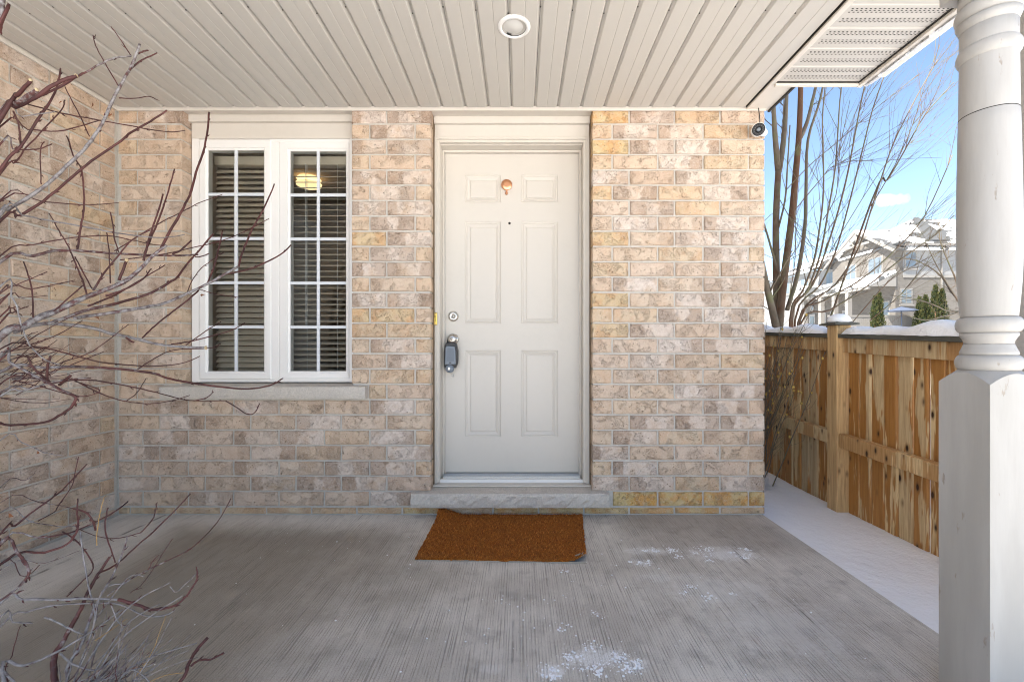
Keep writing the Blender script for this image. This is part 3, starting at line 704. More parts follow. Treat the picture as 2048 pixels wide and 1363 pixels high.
kk = MB().lathe([(0.030, 0), (0.030, -0.006), (0.034, -0.007), (0.035, -0.013), (0.033, -0.016), (0.012, -0.0165), (0.001, -0.0165)], 40, (kxx, DY - 0.0005, kzz), 'y').build('door_knocker', M['copper'], door, label='round brushed copper door knocker')
MB().box(kxx - 0.0045, kxx + 0.0045, DY - 0.014, DY - 0.002, kzz - 0.052, kzz - 0.030).lathe([(0.001, -0.016), (0.0085, -0.014), (0.0085, -0.002), (0.001, -0.0005)], 16, (kxx - 0.001, DY, kzz - 0.053), 'y').build('knocker_handle', M['copper'], door)

# ---------------- porch ceiling, board by board
BW = 0.1352; ceil_root = MB().box(XL - 0.05, 1.3235, 0.82, D + 0.05, ZC + 0.022, ZC + 0.05).build('porch_ceiling', M['gap'], house)
xg = 0.4 / 340
board_x0 = (977 - CX) / 340.0
kx0 = -int((board_x0 - XL) / BW) - 1
def ceiling_board(w_):
    prof = [(0.0008, 0.020), (0.0008, 0.0115), (0.0045, 0.0105), (0.0115, 0.0012), (0.0135, 0.0), (w_ * 0.52 - 0.003, 0.0), (w_ * 0.52, 0.0018), (w_ * 0.52 + 0.003, 0.0), (w_ - 0.0115, 0.0), (w_ - 0.0095, 0.0012), (w_ - 0.004, 0.0105), (w_ - 0.0012, 0.0115), (w_ - 0.0012, 0.020)]
    b = MB(); n = len(prof); vs_ = [(p[0], yy, p[1]) for yy in (0.83 - D, -0.0165) for p in prof]
    b.add(vs_, [(i, i + n, i + n + 1, i + 1) for i in range(n - 1)]); return b.mesh('ceiling_board', M['ceil'])
cbm = ceiling_board(BW)
k = kx0
while True:
    xb = board_x0 + k * BW
    if xb > 1.3235 - 0.02: break
    o = None
    if xb < XL - 0.02 or xb + BW > 1.3225 - 0.03:
        lo = max(0, XL - xb); hi = min(BW, 1.3225 - xb)
        if 1.3225 - xb - BW < 0.03: hi = 1.3225 - xb
        if hi - lo > 0.03:
            o = mk('ceiling_board', ceiling_board(hi - lo), None, ceil_root); o.location = (xb + lo, D, ZC)
    else:
        o = mk('ceiling_board', cbm, None, ceil_root); o.location = (xb, D, ZC)
    k += 1
b = MB()
k = kx0
while board_x0 + k * BW < 1.32:
    xx = board_x0 + k * BW + 0.003
    if xx > XL + 0.02: b.lathe([(0.0028, 0), (0.0028, -0.002), (0.001, -0.003)], 8, (xx - 0.003, 1.848 + 0.02 * math.sin(k * 2.1), ZC + 0.0095))
    k += 1
tag(b.build('nail', M['gap'], ceil_root), None, None, None, 'stuff')
# J channels along the walls and the right edge
jc = MB(); jc.box(XL, XR, D - 0.013, D - 0.0035, ZC - 0.016, ZC + 0.012); jc.box(WX0 - .01, WX1 + .01, D - 0.003, D + 0.115, ZC - 0.004, ZC + 0.012); jc.box(DX0 - .01, DX1 + .01, D - 0.003, D + 0.13, ZC - 0.004, ZC + 0.012); jc.box(XL + 0.002, XL + 0.014, 0.83, D - 0.014, ZC - 0.016, ZC + 0.012)
jc.build('ceiling_channel', M['trim'], house, bevel=0.0015)
MB().box(1.3227, 1.3242, 0.83, D - 0.014, ZC - 0.001, ZC + 0.02).build('ceiling_gap', M['gap'], house)
# beam over the posts and porch roof
MB().box(XL, 1.44, 1.12, 1.30, 2.33, ZC - 0.004).build('porch_beam', M['trim'], house, bevel=0.004)
# ---------------- eave at the right: perforated panels running outwards
EX0, EX1, EY1 = 1.352, 1.796, 2.324
ev = MB().box(1.3245, EX0, 0.80, D + 0.02, ZC - 0.010, ZC + 0.02).build('eave_trim', M['trim'], house, bevel=0.003)
hole_mat = M['gap']
PW = 0.1310
for k in range(9):
    yb = EY1 - (k + 1) * PW
    prof = [(0.0, 0.014), (0.0, 0.006), (0.006, 0.0), (PW - 0.008, 0.0), (PW - 0.002, 0.008), (PW - 0.002, 0.014)]
    b = MB(); n = len(prof); b.add([(xx, yb + p[0], ZC - 0.004 + p[1]) for xx in (EX0 + .001, EX1 - .004) for p in prof], [(i, i + 1, i + n + 1, i + n) for i in range(n - 1)])
    pn = b.build('vented_panel', M['ceil'], ev)
    hb = MB(); z_ = ZC - 0.0047
    for row in (0.020, 0.030, 0.040, 0.074, 0.084, 0.094):
        if yb < 1.1: continue
        for c_ in range(22):
            xx = EX0 + 0.022 + c_ * 0.0188 + (0.005 if row in (0.030, 0.084) else 0)
            hb.add([(xx, yb + row, z_), (xx + 0.0085, yb + row, z_), (xx + 0.0085, yb + row + 0.0045, z_), (xx, yb + row + 0.0045, z_)], [(0, 3, 2, 1)])
    if hb.v: tag(hb.build('vent_slot', hole_mat, pn), None, None, None, 'stuff')
# fascia lips, drip edge and the plain frieze strip at the wall corner
fa = MB(); fa.box(EX1 - 0.004, EX1 + 0.02, 0.8, EY1 + 0.02, ZC - 0.022, ZC + 0.16); fa.box(EX0, EX1 - 0.004, EY1 + 0.0005, EY1 + 0.02, ZC - 0.020, ZC + 0.16)
fa.build('fascia', M['trim'], house, bevel=0.003)
MB().box(EX1 - 0.012, EX1 - 0.0045, 0.8, EY1, ZC - 0.0085, ZC - 0.0035).box(EX0, EX1 - 0.012, EY1 - 0.006, EY1 - 0.0005, ZC - 0.0085, ZC - 0.0035).build('fascia_gap', M['gap'], house)
ice = MB()
ri = random.Random(5)
for i in range(46):
    yy = 0.9 + i * 0.031
    ice.box(EX1 + 0.0205, EX1 + 0.034 + ri.uniform(0, .012), yy, yy + 0.034, ZC - 0.02 - ri.uniform(0, .012), ZC + 0.10)
ice.build('eave_ice', paint('dirty_ice', (0.55, 0.56, 0.57), 0.4, 0.3, 20), house)
fz = MB(); fz.box(EX0 + .0005, 1.462, EY1 + 0.021, D + 0.012, ZC - 0.006, ZC + 0.012); fz.build('frieze_strip', M['trim'], house, bevel=0.002)
MB().box(1.4625, 1.474, EY1 + 0.021, D + 0.012, ZC - 0.014, ZC + 0.05).build('frieze_edge', M['gap'], house)

# unseen rest of the house; closes the building, left wing sized to block sun
bd = MB()
bd.box(XL + 0.02, XR - 0.08, D + 0.10, D + 0.11, 2.66, 5.5)
bd.box(XR - 0.09, XR - 0.001, D + 0.100, 11.0, -0.1, 5.5)
bd.box(-8, XR - 0.095, 10.9, 11.0, -0.1, 5.5)
bd.box(XL - 0.2, XL - 0.10, -1.3, D + 0.095, -0.1, 6.6); bd.box(-8, XL - 0.2, -1.3, -1.2, -0.1, 6.6); bd.box(-8.1, -8, -1.3, 11.0, -0.1, 6.6)
bd.build('outer_wall', M['farbrick2'], house)
MB().box(XL - 0.099, XL - 0.006, -1.3, 0.199, -0.1, 6.6).box(XL - 0.099, XL - 0.006, 0.2, D + 0.09, ZC + 0.052, 6.6).build('unseen_wing_wall', M['farbrick2'], house)  # added wing out of view, height and length set to shade the porch
rf = MB()
rf.prism([(-1.7, 6.6), (11.4, 6.6), (4.2, 9.4)], -8.4, XL + 0.4, 'x'); rf.prism([(2.3, 5.51), (11.35, 5.51), (6.8, 8.0)], XL + 0.4, XR + 0.4, 'x')
rf.build('roof', M['roof'], house)
MB().prism([(0.80, ZC + 0.06), (D + 0.099, ZC + 0.06), (D + 0.099, 3.3), (0.80, ZC + 0.2)], XL - 0.004, 1.468, 'x').prism([(0.80, ZC + 0.06), (EY1 + 0.018, ZC + 0.06), (EY1 + 0.018, 3.18), (0.80, ZC + 0.2)], 1.4685, EX1 - 0.005, 'x').build('porch_roof', M['roof'], house)

# ---------------- turned porch post
PXc, PYc = 1.288, 1.210
hw = 0.0700
post = empty('porch_post', (PXc, PYc, 0), None, None); post['label'] = 'white turned porch post with square base'
post['_w'] = (PXc, PYc, 0); post.parent = house; post.matrix_parent_inverse = Matrix.Translation((0, -D, 0))
def top_z(r_): return 0.909 - max(0.0, r_ - hw) * 1.0
nside = 16; ringp = []
for s_ in range(4):
    for i in range(nside):
        u = -hw + 2 * hw * i / nside
        p = [(u, -hw), (hw, u), (-u, hw), (-hw, -u)][s_]; ringp.append(p)
n = len(ringp); b = MB()
vs_ = [(PXc + p[0], PYc + p[1], 0.0) for p in ringp] + [(PXc + p[0], PYc + p[1], top_z(math.hypot(*p))) for p in ringp]
inner = []
for p in ringp:
    r_ = math.hypot(*p); inner.append((PXc + p[0] / r_ * 0.060, PYc + p[1] / r_ * 0.060, 0.9155))
vs_ += inner
b.add(vs_, [(i, (i + 1) % n, (i + 1) % n + n, i + n) for i in range(n)] + [(i + n, (i + 1) % n + n, (i + 1) % n + 2 * n, i + 2 * n) for i in range(n)] + [tuple(range(2 * n, 3 * n))])
b.build('post_base', M['post'], post)
def torus_prof(r_, z0, z1, k=10):
    return [(r_ - (z1 - z0) / 2 * 0.62 + (z1 - z0) / 2 * 0.62 * math.sin(math.pi * i / k), z0 + (z1 - z0) * (0.5 - 0.5 * math.cos(math.pi * i / k))) for i in range(k + 1)]
def pz(py): return CAMZ + (CY - py) / 727.0
prof = torus_prof(0.0672, pz(741), pz(709))
prof += [(0.0575, pz(708.5)), (0.0575, pz(704)), (0.0535, pz(697)), (0.050, pz(690)), (0.0492, pz(688))]
MB().lathe(prof, 48, (PXc, PYc, 0)).build('lower_ring', M['post'], post)
prof = [(0.0488, pz(688)), (0.0495, pz(682)), (0.0525, pz(677)), (0.0575, pz(671)), (0.0575, pz(666))] + torus_prof(0.0665, pz(665.5), pz(634))
MB().lathe(prof, 48, (PXc, PYc, 0)).build('upper_ring', M['post'], post)
shaft = [(0.0560, 634), (0.0585, 610), (0.0612, 580), (0.0632, 550), (0.0642, 510), (0.0643, 470), (0.0637, 400), (0.0622, 330), (0.0606, 260), (0.0597, 232.6), (0.0591, 231.8), (0.0591, 230.6), (0.0594, 229.8), (0.0588, 180), (0.0580, 130), (0.0578, 90), (0.0578, 45)]
sp = [(r_, pz(y_)) for r_, y_ in shaft]; sp2 = []
sp2 = smooth_path(sp[:9], 4) + sp[9:]
MB().lathe(sp2, 64, (PXc, PYc, 0)).build('shaft', M['post'], post)
MB().lathe([(0.0588, pz(232.2)), (0.0599, pz(231.9)), (0.0599, pz(230.7)), (0.0588, pz(230.4))], 64, (PXc, PYc, 0)).build('joint_seam', M['gap'], post)
MB().lathe(torus_prof(0.0655, pz(124), pz(92)), 48, (PXc, PYc, 0)).build('neck_ring', M['post'], post)
MB().lathe([(0.0575, pz(60)), (0.0605, pz(52)), (0.066, pz(42))] + torus_prof(0.069, pz(41), pz(10)) + [(0.062, pz(8)), (0.06, pz(-20))], 48, (PXc, PYc, 0)).build('capital_ring', M['post'], post)
MB().box(PXc - hw, PXc + hw, PYc - hw, PYc + hw, pz(-21), 2.329).build('post_block', M['post'], post, bevel=0.004)
# downspout beyond the post
ds = MB().box(1.828, 1.898, 1.575, 1.645, 0.05, ZC + 0.02).build('downspout', M['post'], house, bevel=0.012, seg=3)
for za, zb in ((1.785, 1.838), (0.975, 1.010)):
    MB().box(1.8245, 1.9015, 1.5715, 1.6485, za, zb).build('pipe_strap', M['post'], ds, bevel=0.01)
MB().box(1.821, 1.93, 0.8, 2.33, ZC + 0.02, ZC + 0.14).build('gutter', M['trim'], house, bevel=0.01)

# ================================================================== OBJECTS
# ceiling light (off)
LX, LY = -0.026, 1.932
cl = empty('ceiling_light', (LX, LY, ZC), 'white round recessed light in the porch ceiling', 'light')
MB().lathe([(0.054, 0.004), (0.0535, -0.004), (0.056, -0.0075), (0.066, -0.006), (0.0715, -0.001), (0.0715, 0.004)], 48, (LX, LY, ZC)).build('trim_ring', M['white'], cl)
MB().lathe([(0.0535, -0.003), (0.0535, 0.05), (0.001, 0.05)], 40, (LX, LY, ZC), caps=False).build('recess', M['dark'], cl)
MB().lathe([(0.0465, 0.02), (0.046, 0.003), (0.042, 0.0), (0.001, -0.0015)], 40, (LX - 0.003, LY, ZC)).build('bulb_face', paint('lens', (0.62, 0.61, 0.58), 0.4, .02), cl)

# security camera under the corner of the eave
SC_ = PX(1517, 259, 2.49)
cmr = empty('security_camera', SC_, 'white bullet security camera with black lens face on the brick corner', 'camera')
ax = Vector((-0.40, -1, -0.36)).normalized()
def along(prof, n=28, c=SC_, ax=ax):
    q = Vector((0, 0, 1)).rotation_difference(ax); b = MB()
    b.lathe(prof, n); b.v = [tuple(q @ Vector(p) + c) for p in b.v]; return b
along([(0.026, -0.085), (0.033, -0.075), (0.0352, 0.002), (0.0340, 0.0025), (0.0335, -0.002), (0.001, -0.002)]).build('body', M['white'], cmr)
along([(0.0335, -0.0015), (0.0335, 0.001), (0.016, 0.0015), (0.015, -0.001), (0.001, -0.001)]).build('face', M['dark'], cmr)
along([(0.0115, -0.0008), (0.0115, 0.0035), (0.006, 0.005), (0.001, 0.0055)]).build('lens', M['farglass'], cmr)
q = Vector((0, 0, 1)).rotation_difference(ax)
for rr, nn in ((0.0205, 12), (0.0275, 17)):
    for i in range(nn):
        a = 2 * math.pi * i / nn; b = MB(); b.lathe([(0.0013, 0.0010), (0.0013, 0.0020), (0.0004, 0.0023)], 6, (rr * math.cos(a), rr * math.sin(a), 0))
        b.v = [tuple(q @ Vector(p) + SC_) for p in b.v]; b.build('infrared_diode', M['lockgrey'], cmr)
arm_end = Vector((1.425, D - 0.004, SC_.z + 0.030))
MB().tube([SC_ - ax * 0.06, SC_ - ax * 0.06 + Vector((0.012, 0.01, 0.02)), arm_end], 0.011, 10).build('mount_arm', M['white'], cmr)
MB().lathe([(0.026, 0), (0.026, -0.007), (0.012, -0.010)], 20, arm_end + Vector((0, .001, 0)), 'y').build('mount_plate', M['white'], cmr)
tp = PX(1517, 216, D - 0.03)
MB().tube(smooth_path([tuple(tp), (tp.x + .006, tp.y, tp.z - .05), (tp.x + .004, tp.y - .005, tp.z - .09), tuple(SC_ + Vector((0.0, 0.02, 0.030)))]), 0.0028, 6).build('cable', M['dark'], cmr)

# brass case on the door frame
mzp = PX(871, 637.5, BY - 0.013)
mz = empty('mezuzah', mzp, 'small brass mezuzah case fixed upright on the left door frame', 'mezuzah')
MB().box(mzp.x - 0.0115, mzp.x + 0.0115, mzp.y - 0.012, mzp.y, mzp.z - 0.0375, mzp.z + 0.0375).build('case', M['brass'], mz, bevel=0.004, seg=3)
lt = MB(); yl = mzp.y - 0.0128
for (a0, a1, c0, c1) in ((-.004, -.0025, .010, .020), (-.0007, .0007, .010, .020), (.0025, .004, .010, .020), (-.004, .004, .0085, .010), (-.004, .003, .003, .0045), (.0018, .0032, -.006, .003), (-.001, .0045, -.009, -.0075), (.002, .0035, -.016, -.009)):
    lt.box(mzp.x + a0, mzp.x + a1, yl, yl + 0.001, mzp.z + c0, mzp.z + c1)
lt.build('lettering', M['gap'], mz)
MB().lathe([(0.0025, 0), (0.0025, -0.0015), (0.0005, -0.002)], 10, (mzp.x, mzp.y - 0.0119, mzp.z + 0.030), 'y').lathe([(0.0025, 0), (0.0025, -0.0015), (0.0005, -0.002)], 10, (mzp.x, mzp.y - 0.0119, mzp.z - 0.030), 'y').build('screw_pair', M['nickel'], mz)

# key lock box hung on the door knob
lbz = dz(707); lbx = dx(904.5); lby = DY - 0.052
lb = empty('key_lockbox', (lbx, lby, lbz - 0.07), 'grey and black key lockbox hanging from the door knob', 'lockbox')
outl = [(-0.043, -0.062), (-0.036, -0.088), (0.030, -0.088), (0.042, -0.058), (0.043, 0.020), (0.034, 0.060), (0.026, 0.071), (-0.026, 0.071), (-0.034, 0.060), (-0.043, 0.012)]
def shape(pts, y0_, y1_, k=1.0, dz_=0.0): return MB().prism([(lbx + p[0] * k, lbz + p[1] * k + dz_) for p in pts], y0_, y1_, 'y')
shape(outl, lby - 0.018, lby + 0.040).build('body', M['dark'], lb, bevel=0.006, seg=3)
face = [(-0.034, -0.066), (0.034, -0.066), (0.032, 0.018), (0.027, 0.046), (-0.022, 0.050), (-0.030, 0.040), (-0.031, 0.010)]
shape(face, lby - 0.030, lby - 0.0185).build('dial_cover', M['lockgrey'], lb, bevel=0.005, seg=3)
inner_f = [(-0.021, -0.048), (0.023, -0.048), (0.024, 0.018), (0.020, 0.034), (-0.016, 0.036), (-0.021, 0.014)]
shape(inner_f, lby - 0.0325, lby - 0.0302).build('cover_inset', paint('lockbox_inset', (0.15, 0.175, 0.21), 0.5, .05), lb, bevel=0.0009)
MB().box(lbx - 0.006, lbx + 0.006, lby - 0.0345, lby - 0.0328, lbz - 0.058, lbz - 0.052).build('latch_slot', M['dark'], lb)
MB().lathe([(0.001, -0.034), (0.020, -0.032), (0.026, -0.022), (0.028, -0.002), (0.026, 0.01), (0.001, 0.012)], 24, (lbx - 0.006, lby, lbz - 0.092), 'y').build('release_knob', M['lockgrey'], lb)
MB().box(lbx - 0.012, lbx - 0.002, lby - 0.0375, lby - 0.033, lbz - 0.100, lbz - 0.084).build('release_tab', M['nickel'], lb, bevel=0.001)
shk = [(lbx - 0.022, lby + 0.012, lbz + 0.066), (lbx - 0.022, lby + 0.012, lbz + 0.088), (lbx - 0.0205, lby + 0.020, kz + 0.006), (lbx - 0.010, lby + 0.026, kz + 0.0225), (kx, lby + 0.028, kz + 0.026), (lbx + 0.014, lby + 0.026, kz + 0.0225), (lbx + 0.0225, lby + 0.020, kz + 0.006), (lbx + 0.022, lby + 0.012, lbz + 0.088), (lbx + 0.022, lby + 0.012, lbz + 0.066)]
MB().tube(smooth_path(shk, 3), 0.0048, 8).build('shackle', M['dark'], lb)

# doormat
mat_c = [(-0.483, 2.030), (0.303, 2.004), (0.362, 2.562), (-0.472, 2.572)]
dm = empty('doormat', (-0.08, 2.3, 0), 'rust-brown coir doormat with one worn pale corner below the door', 'doormat')
def matp(u, v_):
    a = Vector(mat_c[0]).lerp(Vector(mat_c[1]), u); b_ = Vector(mat_c[3]).lerp(Vector(mat_c[2]), u); return a.lerp(b_, v_)
def mat_z(u, v_):
    z_ = 0.004 * math.sin(u * 5.3 + v_ * 2) * v_
    z_ += 0.040 * max(0, 1 - math.hypot((u - 0.0) / 0.16, (v_ - 1.0) / 0.20)) + 0.018 * max(0, 1 - math.hypot((u - 1.0) / 0.15, v_ / 0.2))
    return max(z_, 0.0)
NU, NV = 56, 36; b = MB(); rmn = random.Random(3); g = {}
for j in range(NV + 1):
    for i in range(NU + 1):
        u, v_ = i / NU, j / NV; p = matp(u, v_)
        if i in (0, NU) or j in (0, NV): p = p + Vector((rmn.uniform(-.003, .003), rmn.uniform(-.003, .003)))
        if u > 0.93 and v_ < 0.12: p = p + Vector((-1, 0.6)) * 0.02 * (u - 0.93) / 0.07 * (1 - v_ / 0.12)
        b.v.append((p.x, p.y, 0.014 + mat_z(u, v_) + rmn.uniform(-.0022, .0022))); g[i, j] = len(b.v) - 1
for j in range(NV):
    for i in range(NU): b.f.append((g[i, j], g[i + 1, j], g[i + 1, j + 1], g[i, j + 1]))
edge = [g[i, 0] for i in range(NU)] + [g[NU, j] for j in range(NV)] + [g[i, NV] for i in range(NU, 0, -1)] + [g[0, j] for j in range(NV, 0, -1)]
low = []
for k in edge:
    p = b.v[k]; b.v.append((p[0], p[1], max(0.003, p[2] - 0.010))); low.append(len(b.v) - 1)
for i in range(len(edge)): b.f.append((edge[i], low[i], low[(i + 1) % len(edge)], edge[(i + 1) % len(edge)]))
b.sm = [True] * len(b.f); b.attr = [0] * len(b.v)
b.build('pile', M['coir'], dm)
b = MB()
for i in range(22000):                                  # coir fibres standing up in short leaning tufts
    u, v_ = rmn.random(), rmn.random(); p = matp(u, v_)
    if u > 0.955 and v_ < 0.07: continue
    zz = 0.011 + mat_z(u, v_); a = rmn.uniform(0, 6.28); l = rmn.uniform(.007, .018); tilt = rmn.uniform(.2, 1.25)
    d_ = Vector((math.cos(a) * math.sin(tilt), math.sin(a) * math.sin(tilt), math.cos(tilt))) * l; s_ = Vector((-math.sin(a), math.cos(a), 0)) * 0.0015
    o_ = Vector((p.x, p.y, zz)); att = min(1, max(0, rmn.random() ** 1.3 * (0.75 + 0.5 * math.sin(u * 210) * math.sin(v_ * 60 + 3 * math.sin(u * 30)))))
    b.add([o_ - s_, o_ + s_, o_ + d_], [(0, 1, 2)], False, att)
tag(b.build('coir_fibres', M['coir2'], dm, attr=True), None, None, None, 'stuff')
b = MB(); e0 = matp(0.985, 0.02)
for k in range(9):                                      # frayed threads at the worn corner
    q0 = Vector((e0.x - 0.004 - 0.0045 * k, e0.y + 0.004 + rmn.uniform(-.004, .008), 0.024 + rmn.uniform(0, .008))); q1 = q0 + Vector((rmn.uniform(.004, .016), rmn.uniform(-.012, .02), rmn.uniform(-.004, .006)))
    b.tube([q0, q0.lerp(q1, .5) + Vector((0, 0, .003)), q1], [0.0024, 0.0012], 5)
b.build('worn_corner', M['backing'], dm, label='frayed pale corner of the mat backing')
bk = MB()
for i in range(NU):
    a_, b_ = matp(i / NU, 0), matp((i + 1) / NU, 0)
    bk.add([(a_.x, a_.y - 0.002, 0.001), (b_.x, b_.y - 0.002, 0.001), (b_.x, b_.y - 0.001 + rmn.uniform(-.002, .001), 0.006), (a_.x, a_.y - 0.001, 0.006)], [(0, 1, 2, 3)])
bk.build('backing_edge', M['backing'], dm)

# crumbs of snow and grit on the floor
b = MB(); rc = random.Random(8)
for i in range(150):
    if i < 70: x_, y_ = rc.gauss(0.1, 0.25), rc.gauss(1.5, 0.25)
    else: x_, y_ = rc.uniform(-1.4, 1.1), rc.uniform(1.3, 2.45)
    s_ = rc.choice([.0015, .002, .0025, .004])
    b.lathe([(s_ * .6, 0.0), (s_, s_ * .5), (s_ * .4, s_ * .9)], 6, (x_, min(max(y_, 1.2), 2.5), 0.0))
tag(b.build('snow_crumbs', M['snow']), 'tiny white crumbs of snow and salt scattered on the porch floor', 'snow', None, 'stuff')

b = MB()
for cx_, cy_, rx, ry, n_ in ((0.98, 2.10, 0.17, 0.055, 240), (0.66, 2.13, 0.15, 0.03, 170), (0.55, 2.03, 0.06, 0.04, 80), (0.24, 1.385, 0.10, 0.045, 230), (0.10, 1.33, 0.04, 0.03, 80), (0.34, 1.36, 0.05, 0.03, 110), (0.16, 1.55, 0.012, 0.012, 22), (0.28, 1.62, 0.014, 0.01, 20), (0.20, 1.93, 0.012, 0.01, 14), (-0.06, 1.70, 0.01, 0.01, 10), (0.85, 1.80, 0.2, 0.1, 90)):
    ks = [(rc.gauss(cx_, rx * .62), rc.gauss(cy_, ry * .62), rc.uniform(.006, .022)) for _ in range(max(2, n_ // 22))]
    for i in range(n_):
        kx_, ky_, kr = rc.choice(ks); x_, y_ = rc.gauss(kx_, kr), rc.gauss(ky_, kr * .8)
        s_ = rc.choice([.0012, .0016, .002, .003, .0045]); h_ = s_ * rc.uniform(.35, .8)
        b.lathe([(s_, 0.0), (s_ * rc.uniform(.7, 1.0), h_ * .6), (s_ * .3, h_)], 5, (x_, min(y_, 2.45), 0.0))
tag(b.build('snow_remnants', M['snow']), 'crusty white snow and salt remnants on the right of the porch floor', 'snow', None, 'stuff')

# lamp inside the room
lp = PX(618, 348, 4.2)
il = empty('ceiling_lamp', (lp.x, 4.2, 2.62), 'lit warm flush lamp seen through the right window sash', 'lamp')
MB().lathe([(0.02, 0.0), (0.095, -0.006), (0.11, -0.022), (0.105, -0.030), (0.001, -0.034)], 32, (lp.x, 4.2, 2.62)).build('upper_glass', M['lamp'], il)
MB().lathe([(0.05, -0.055), (0.115, -0.062), (0.11, -0.082), (0.05, -0.105), (0.001, -0.108)], 32, (lp.x, 4.2, 2.62)).build('lower_glass', M['lamp'], il)
# venetian blinds
def blind(x0, x1, tilt, label, lift=0.0):
    yb = WY + 0.135; zt = sz(303) + 0.02; zb = fz0 + 0.03
    bl = empty('window_blind', ((x0 + x1) / 2, yb, zb), label, 'blind', 'venetian blinds behind the window')
    MB().box(x0, x1, yb - 0.028, yb + 0.028, zt - 0.055, zt).build('head_rail', M['slat'], bl, bevel=0.003)
    n = 40; wd = 0.0225
    b = MB(); ct, st = math.cos(tilt), math.sin(tilt)
    for xx in (x0 + .002, x1 - .002):
        for q_ in (-1, -0.5, 0, 0.5, 1):
            arc = 0.003 * (1 - q_ * q_)
            for th_ in (0, -0.0022): b.v.append((xx, q_ * wd * ct - (arc + th_) * st, q_ * wd * st + (arc + th_) * ct))
    for i in range(4):
        a = i * 2
        b.f += [(a, a + 2, a + 12, a + 10), (a + 1, a + 11, a + 13, a + 3)]
    b.f += [(0, 10, 11, 1), (8, 9, 19, 18)]
    b.sm = [False] * len(b.f); b.attr = [0] * len(b.v); me = b.mesh('slat', M['slat'])
    z_ = zt - 0.085
    while z_ > zb + 0.02:
        o = mk('slat', me, None, bl); o.location = (0, yb, z_); o.rotation_euler = (random.uniform(-.03, .03), 0, 0); z_ -= 0.0352
    MB().box(x0, x1, yb - 0.02, yb + 0.02, zb, zb + 0.014).build('bottom_rail', M['slat'], bl, bevel=0.002)
    for xx in (x0 + (x1 - x0) * .30, x0 + (x1 - x0) * .72):
        MB().tube([(xx, yb - 0.026, zt - 0.05), (xx, yb - 0.026, zb)], 0.0011, 5).build('ladder_cord', M['white'], bl)
    MB().tube([(x0 + .13, yb - 0.030, zt - 0.05), (x0 + .131, yb - 0.030, zb + 0.3)], 0.0026, 6).build('tilt_wand', M['white'], bl)
xmid = (xm0 + xm1) / 2
blind(fx0 + 0.062, xmid - 0.006, R(42), 'half-open venetian blind behind the left window sash')
blind(xmid + 0.006, fx1 - 0.03, R(20), 'open venetian blind behind the right window sash, lamp glowing through')

# ---------------- cedar fence
FXB = 2.050
def ftop(y_): return 1.0370 + (y_ - 2.098) * 0.053
def fmid(y_): return 0.425 + (y_ - 2.15) * 0.040
def shear_bar(name, x0, x1, ya, yb, zf, h, mat, parent, bevel=0.003):
    vs_ = []
    for yy in (ya, yb):
        z_ = zf(yy); vs_ += [(x0, yy, z_ - h), (x1, yy, z_ - h), (x1, yy, z_), (x0, yy, z_)]
    return MB().add(vs_, [(0, 1, 2, 3), (7, 6, 5, 4), (0, 4, 5, 1), (1, 5, 6, 2), (2, 6, 7, 3), (3, 7, 4, 0)]).build(name, mat, parent, bevel=bevel)
def board_mesh(w_, h, seed):
    r = random.Random(seed); b = MB().box(0, 0.019, -w_ / 2, w_ / 2, 0, h); me = b.mesh('board', M['cedar']); bevel_mesh(me, 0.0065, 1); return me
bmesh_pool = {}
def fence_panel(ya, yb, label, gap_bottom):
    fe = empty('cedar_fence', (FXB, (ya + yb) / 2, ground_h(FXB, (ya + yb) / 2)), label, 'fence', 'cedar fence sections beside the house')
    y_ = yb - 0.045; r = random.Random(int(ya * 10))
    while y_ > ya + 0.03:
        w_ = 0.0885 + r.uniform(-.003, .0015); z0 = -0.08 + gap_bottom; h = round(ftop(y_) - 0.02 - z0, 2)
        key = (round(w_, 2), h)
        if key not in bmesh_pool: bmesh_pool[key] = board_mesh(w_, h, 1)
        o = mk('board', bmesh_pool[key], None, fe); o.location = (FXB + r.uniform(-.0005, .007), y_, z0); o.rotation_euler = (r.uniform(-.004, .004), 0, r.uniform(-.02, .02))
        y_ -= 0.0905
    shear_bar('top_rail', FXB - 0.028, FXB - 0.001, ya, yb, lambda q_: ftop(q_) - 0.026, 0.088, M['cedar2'], fe)
    mr = MB(); 
    shear_bar('middle_rail', FXB - 0.058, FXB - 0.0015, ya, yb, fmid, 0.085, M['cedar2'], fe, 0.006)
    shear_bar('cap_rail', FXB - 0.060, FXB + 0.085, ya, yb, ftop, 0.025, M['capwood'], fe)
    if gap_bottom: shear_bar('kick_board', FXB - 0.022, FXB - 0.001, ya, yb, lambda q_: 0.085 + (q_ - 2.8) * 0.03, 0.15, M['cedar2'], fe)
    return fe
fence_panel(1.20, 2.757, 'cedar fence section right of the capped fence post, wet-streaked boards', 0.0)
fence_panel(2.846, 5.3, 'cedar fence section between the brick corner and the fence post, behind twigs', 0.0)
fp = empty('fence_post', (2.03, 2.80, ground_h(2.0, 2.8)), 'square cedar fence post with dark cap and a dome of snow', 'post')
pm = MB().box(1.985, 2.075, 2.757, 2.846, -0.12, 1.128).build('post_timber', M['cedar3'], fp, bevel=0.005)
cp = MB(); cp.box(1.955, 2.105, 2.727, 2.876, 1.1285, 1.140); cp.add([(1.958, 2.730, 1.1402), (2.102, 2.730, 1.1402), (2.102, 2.873, 1.1402), (1.958, 2.873, 1.1402), (2.03, 2.80, 1.163)], [(0, 1, 4), (1, 2, 4), (2, 3, 4), (3, 0, 4)])
cp.build('post_cap', M['capwood'], fp)
b = MB(); rs = random.Random(2)
b.lathe([(0.058, 0.0), (0.064, 0.012), (0.060, 0.028), (0.047, 0.043), (0.026, 0.053), (0.001, 0.056)], 20, (2.03, 2.80, 1.146))
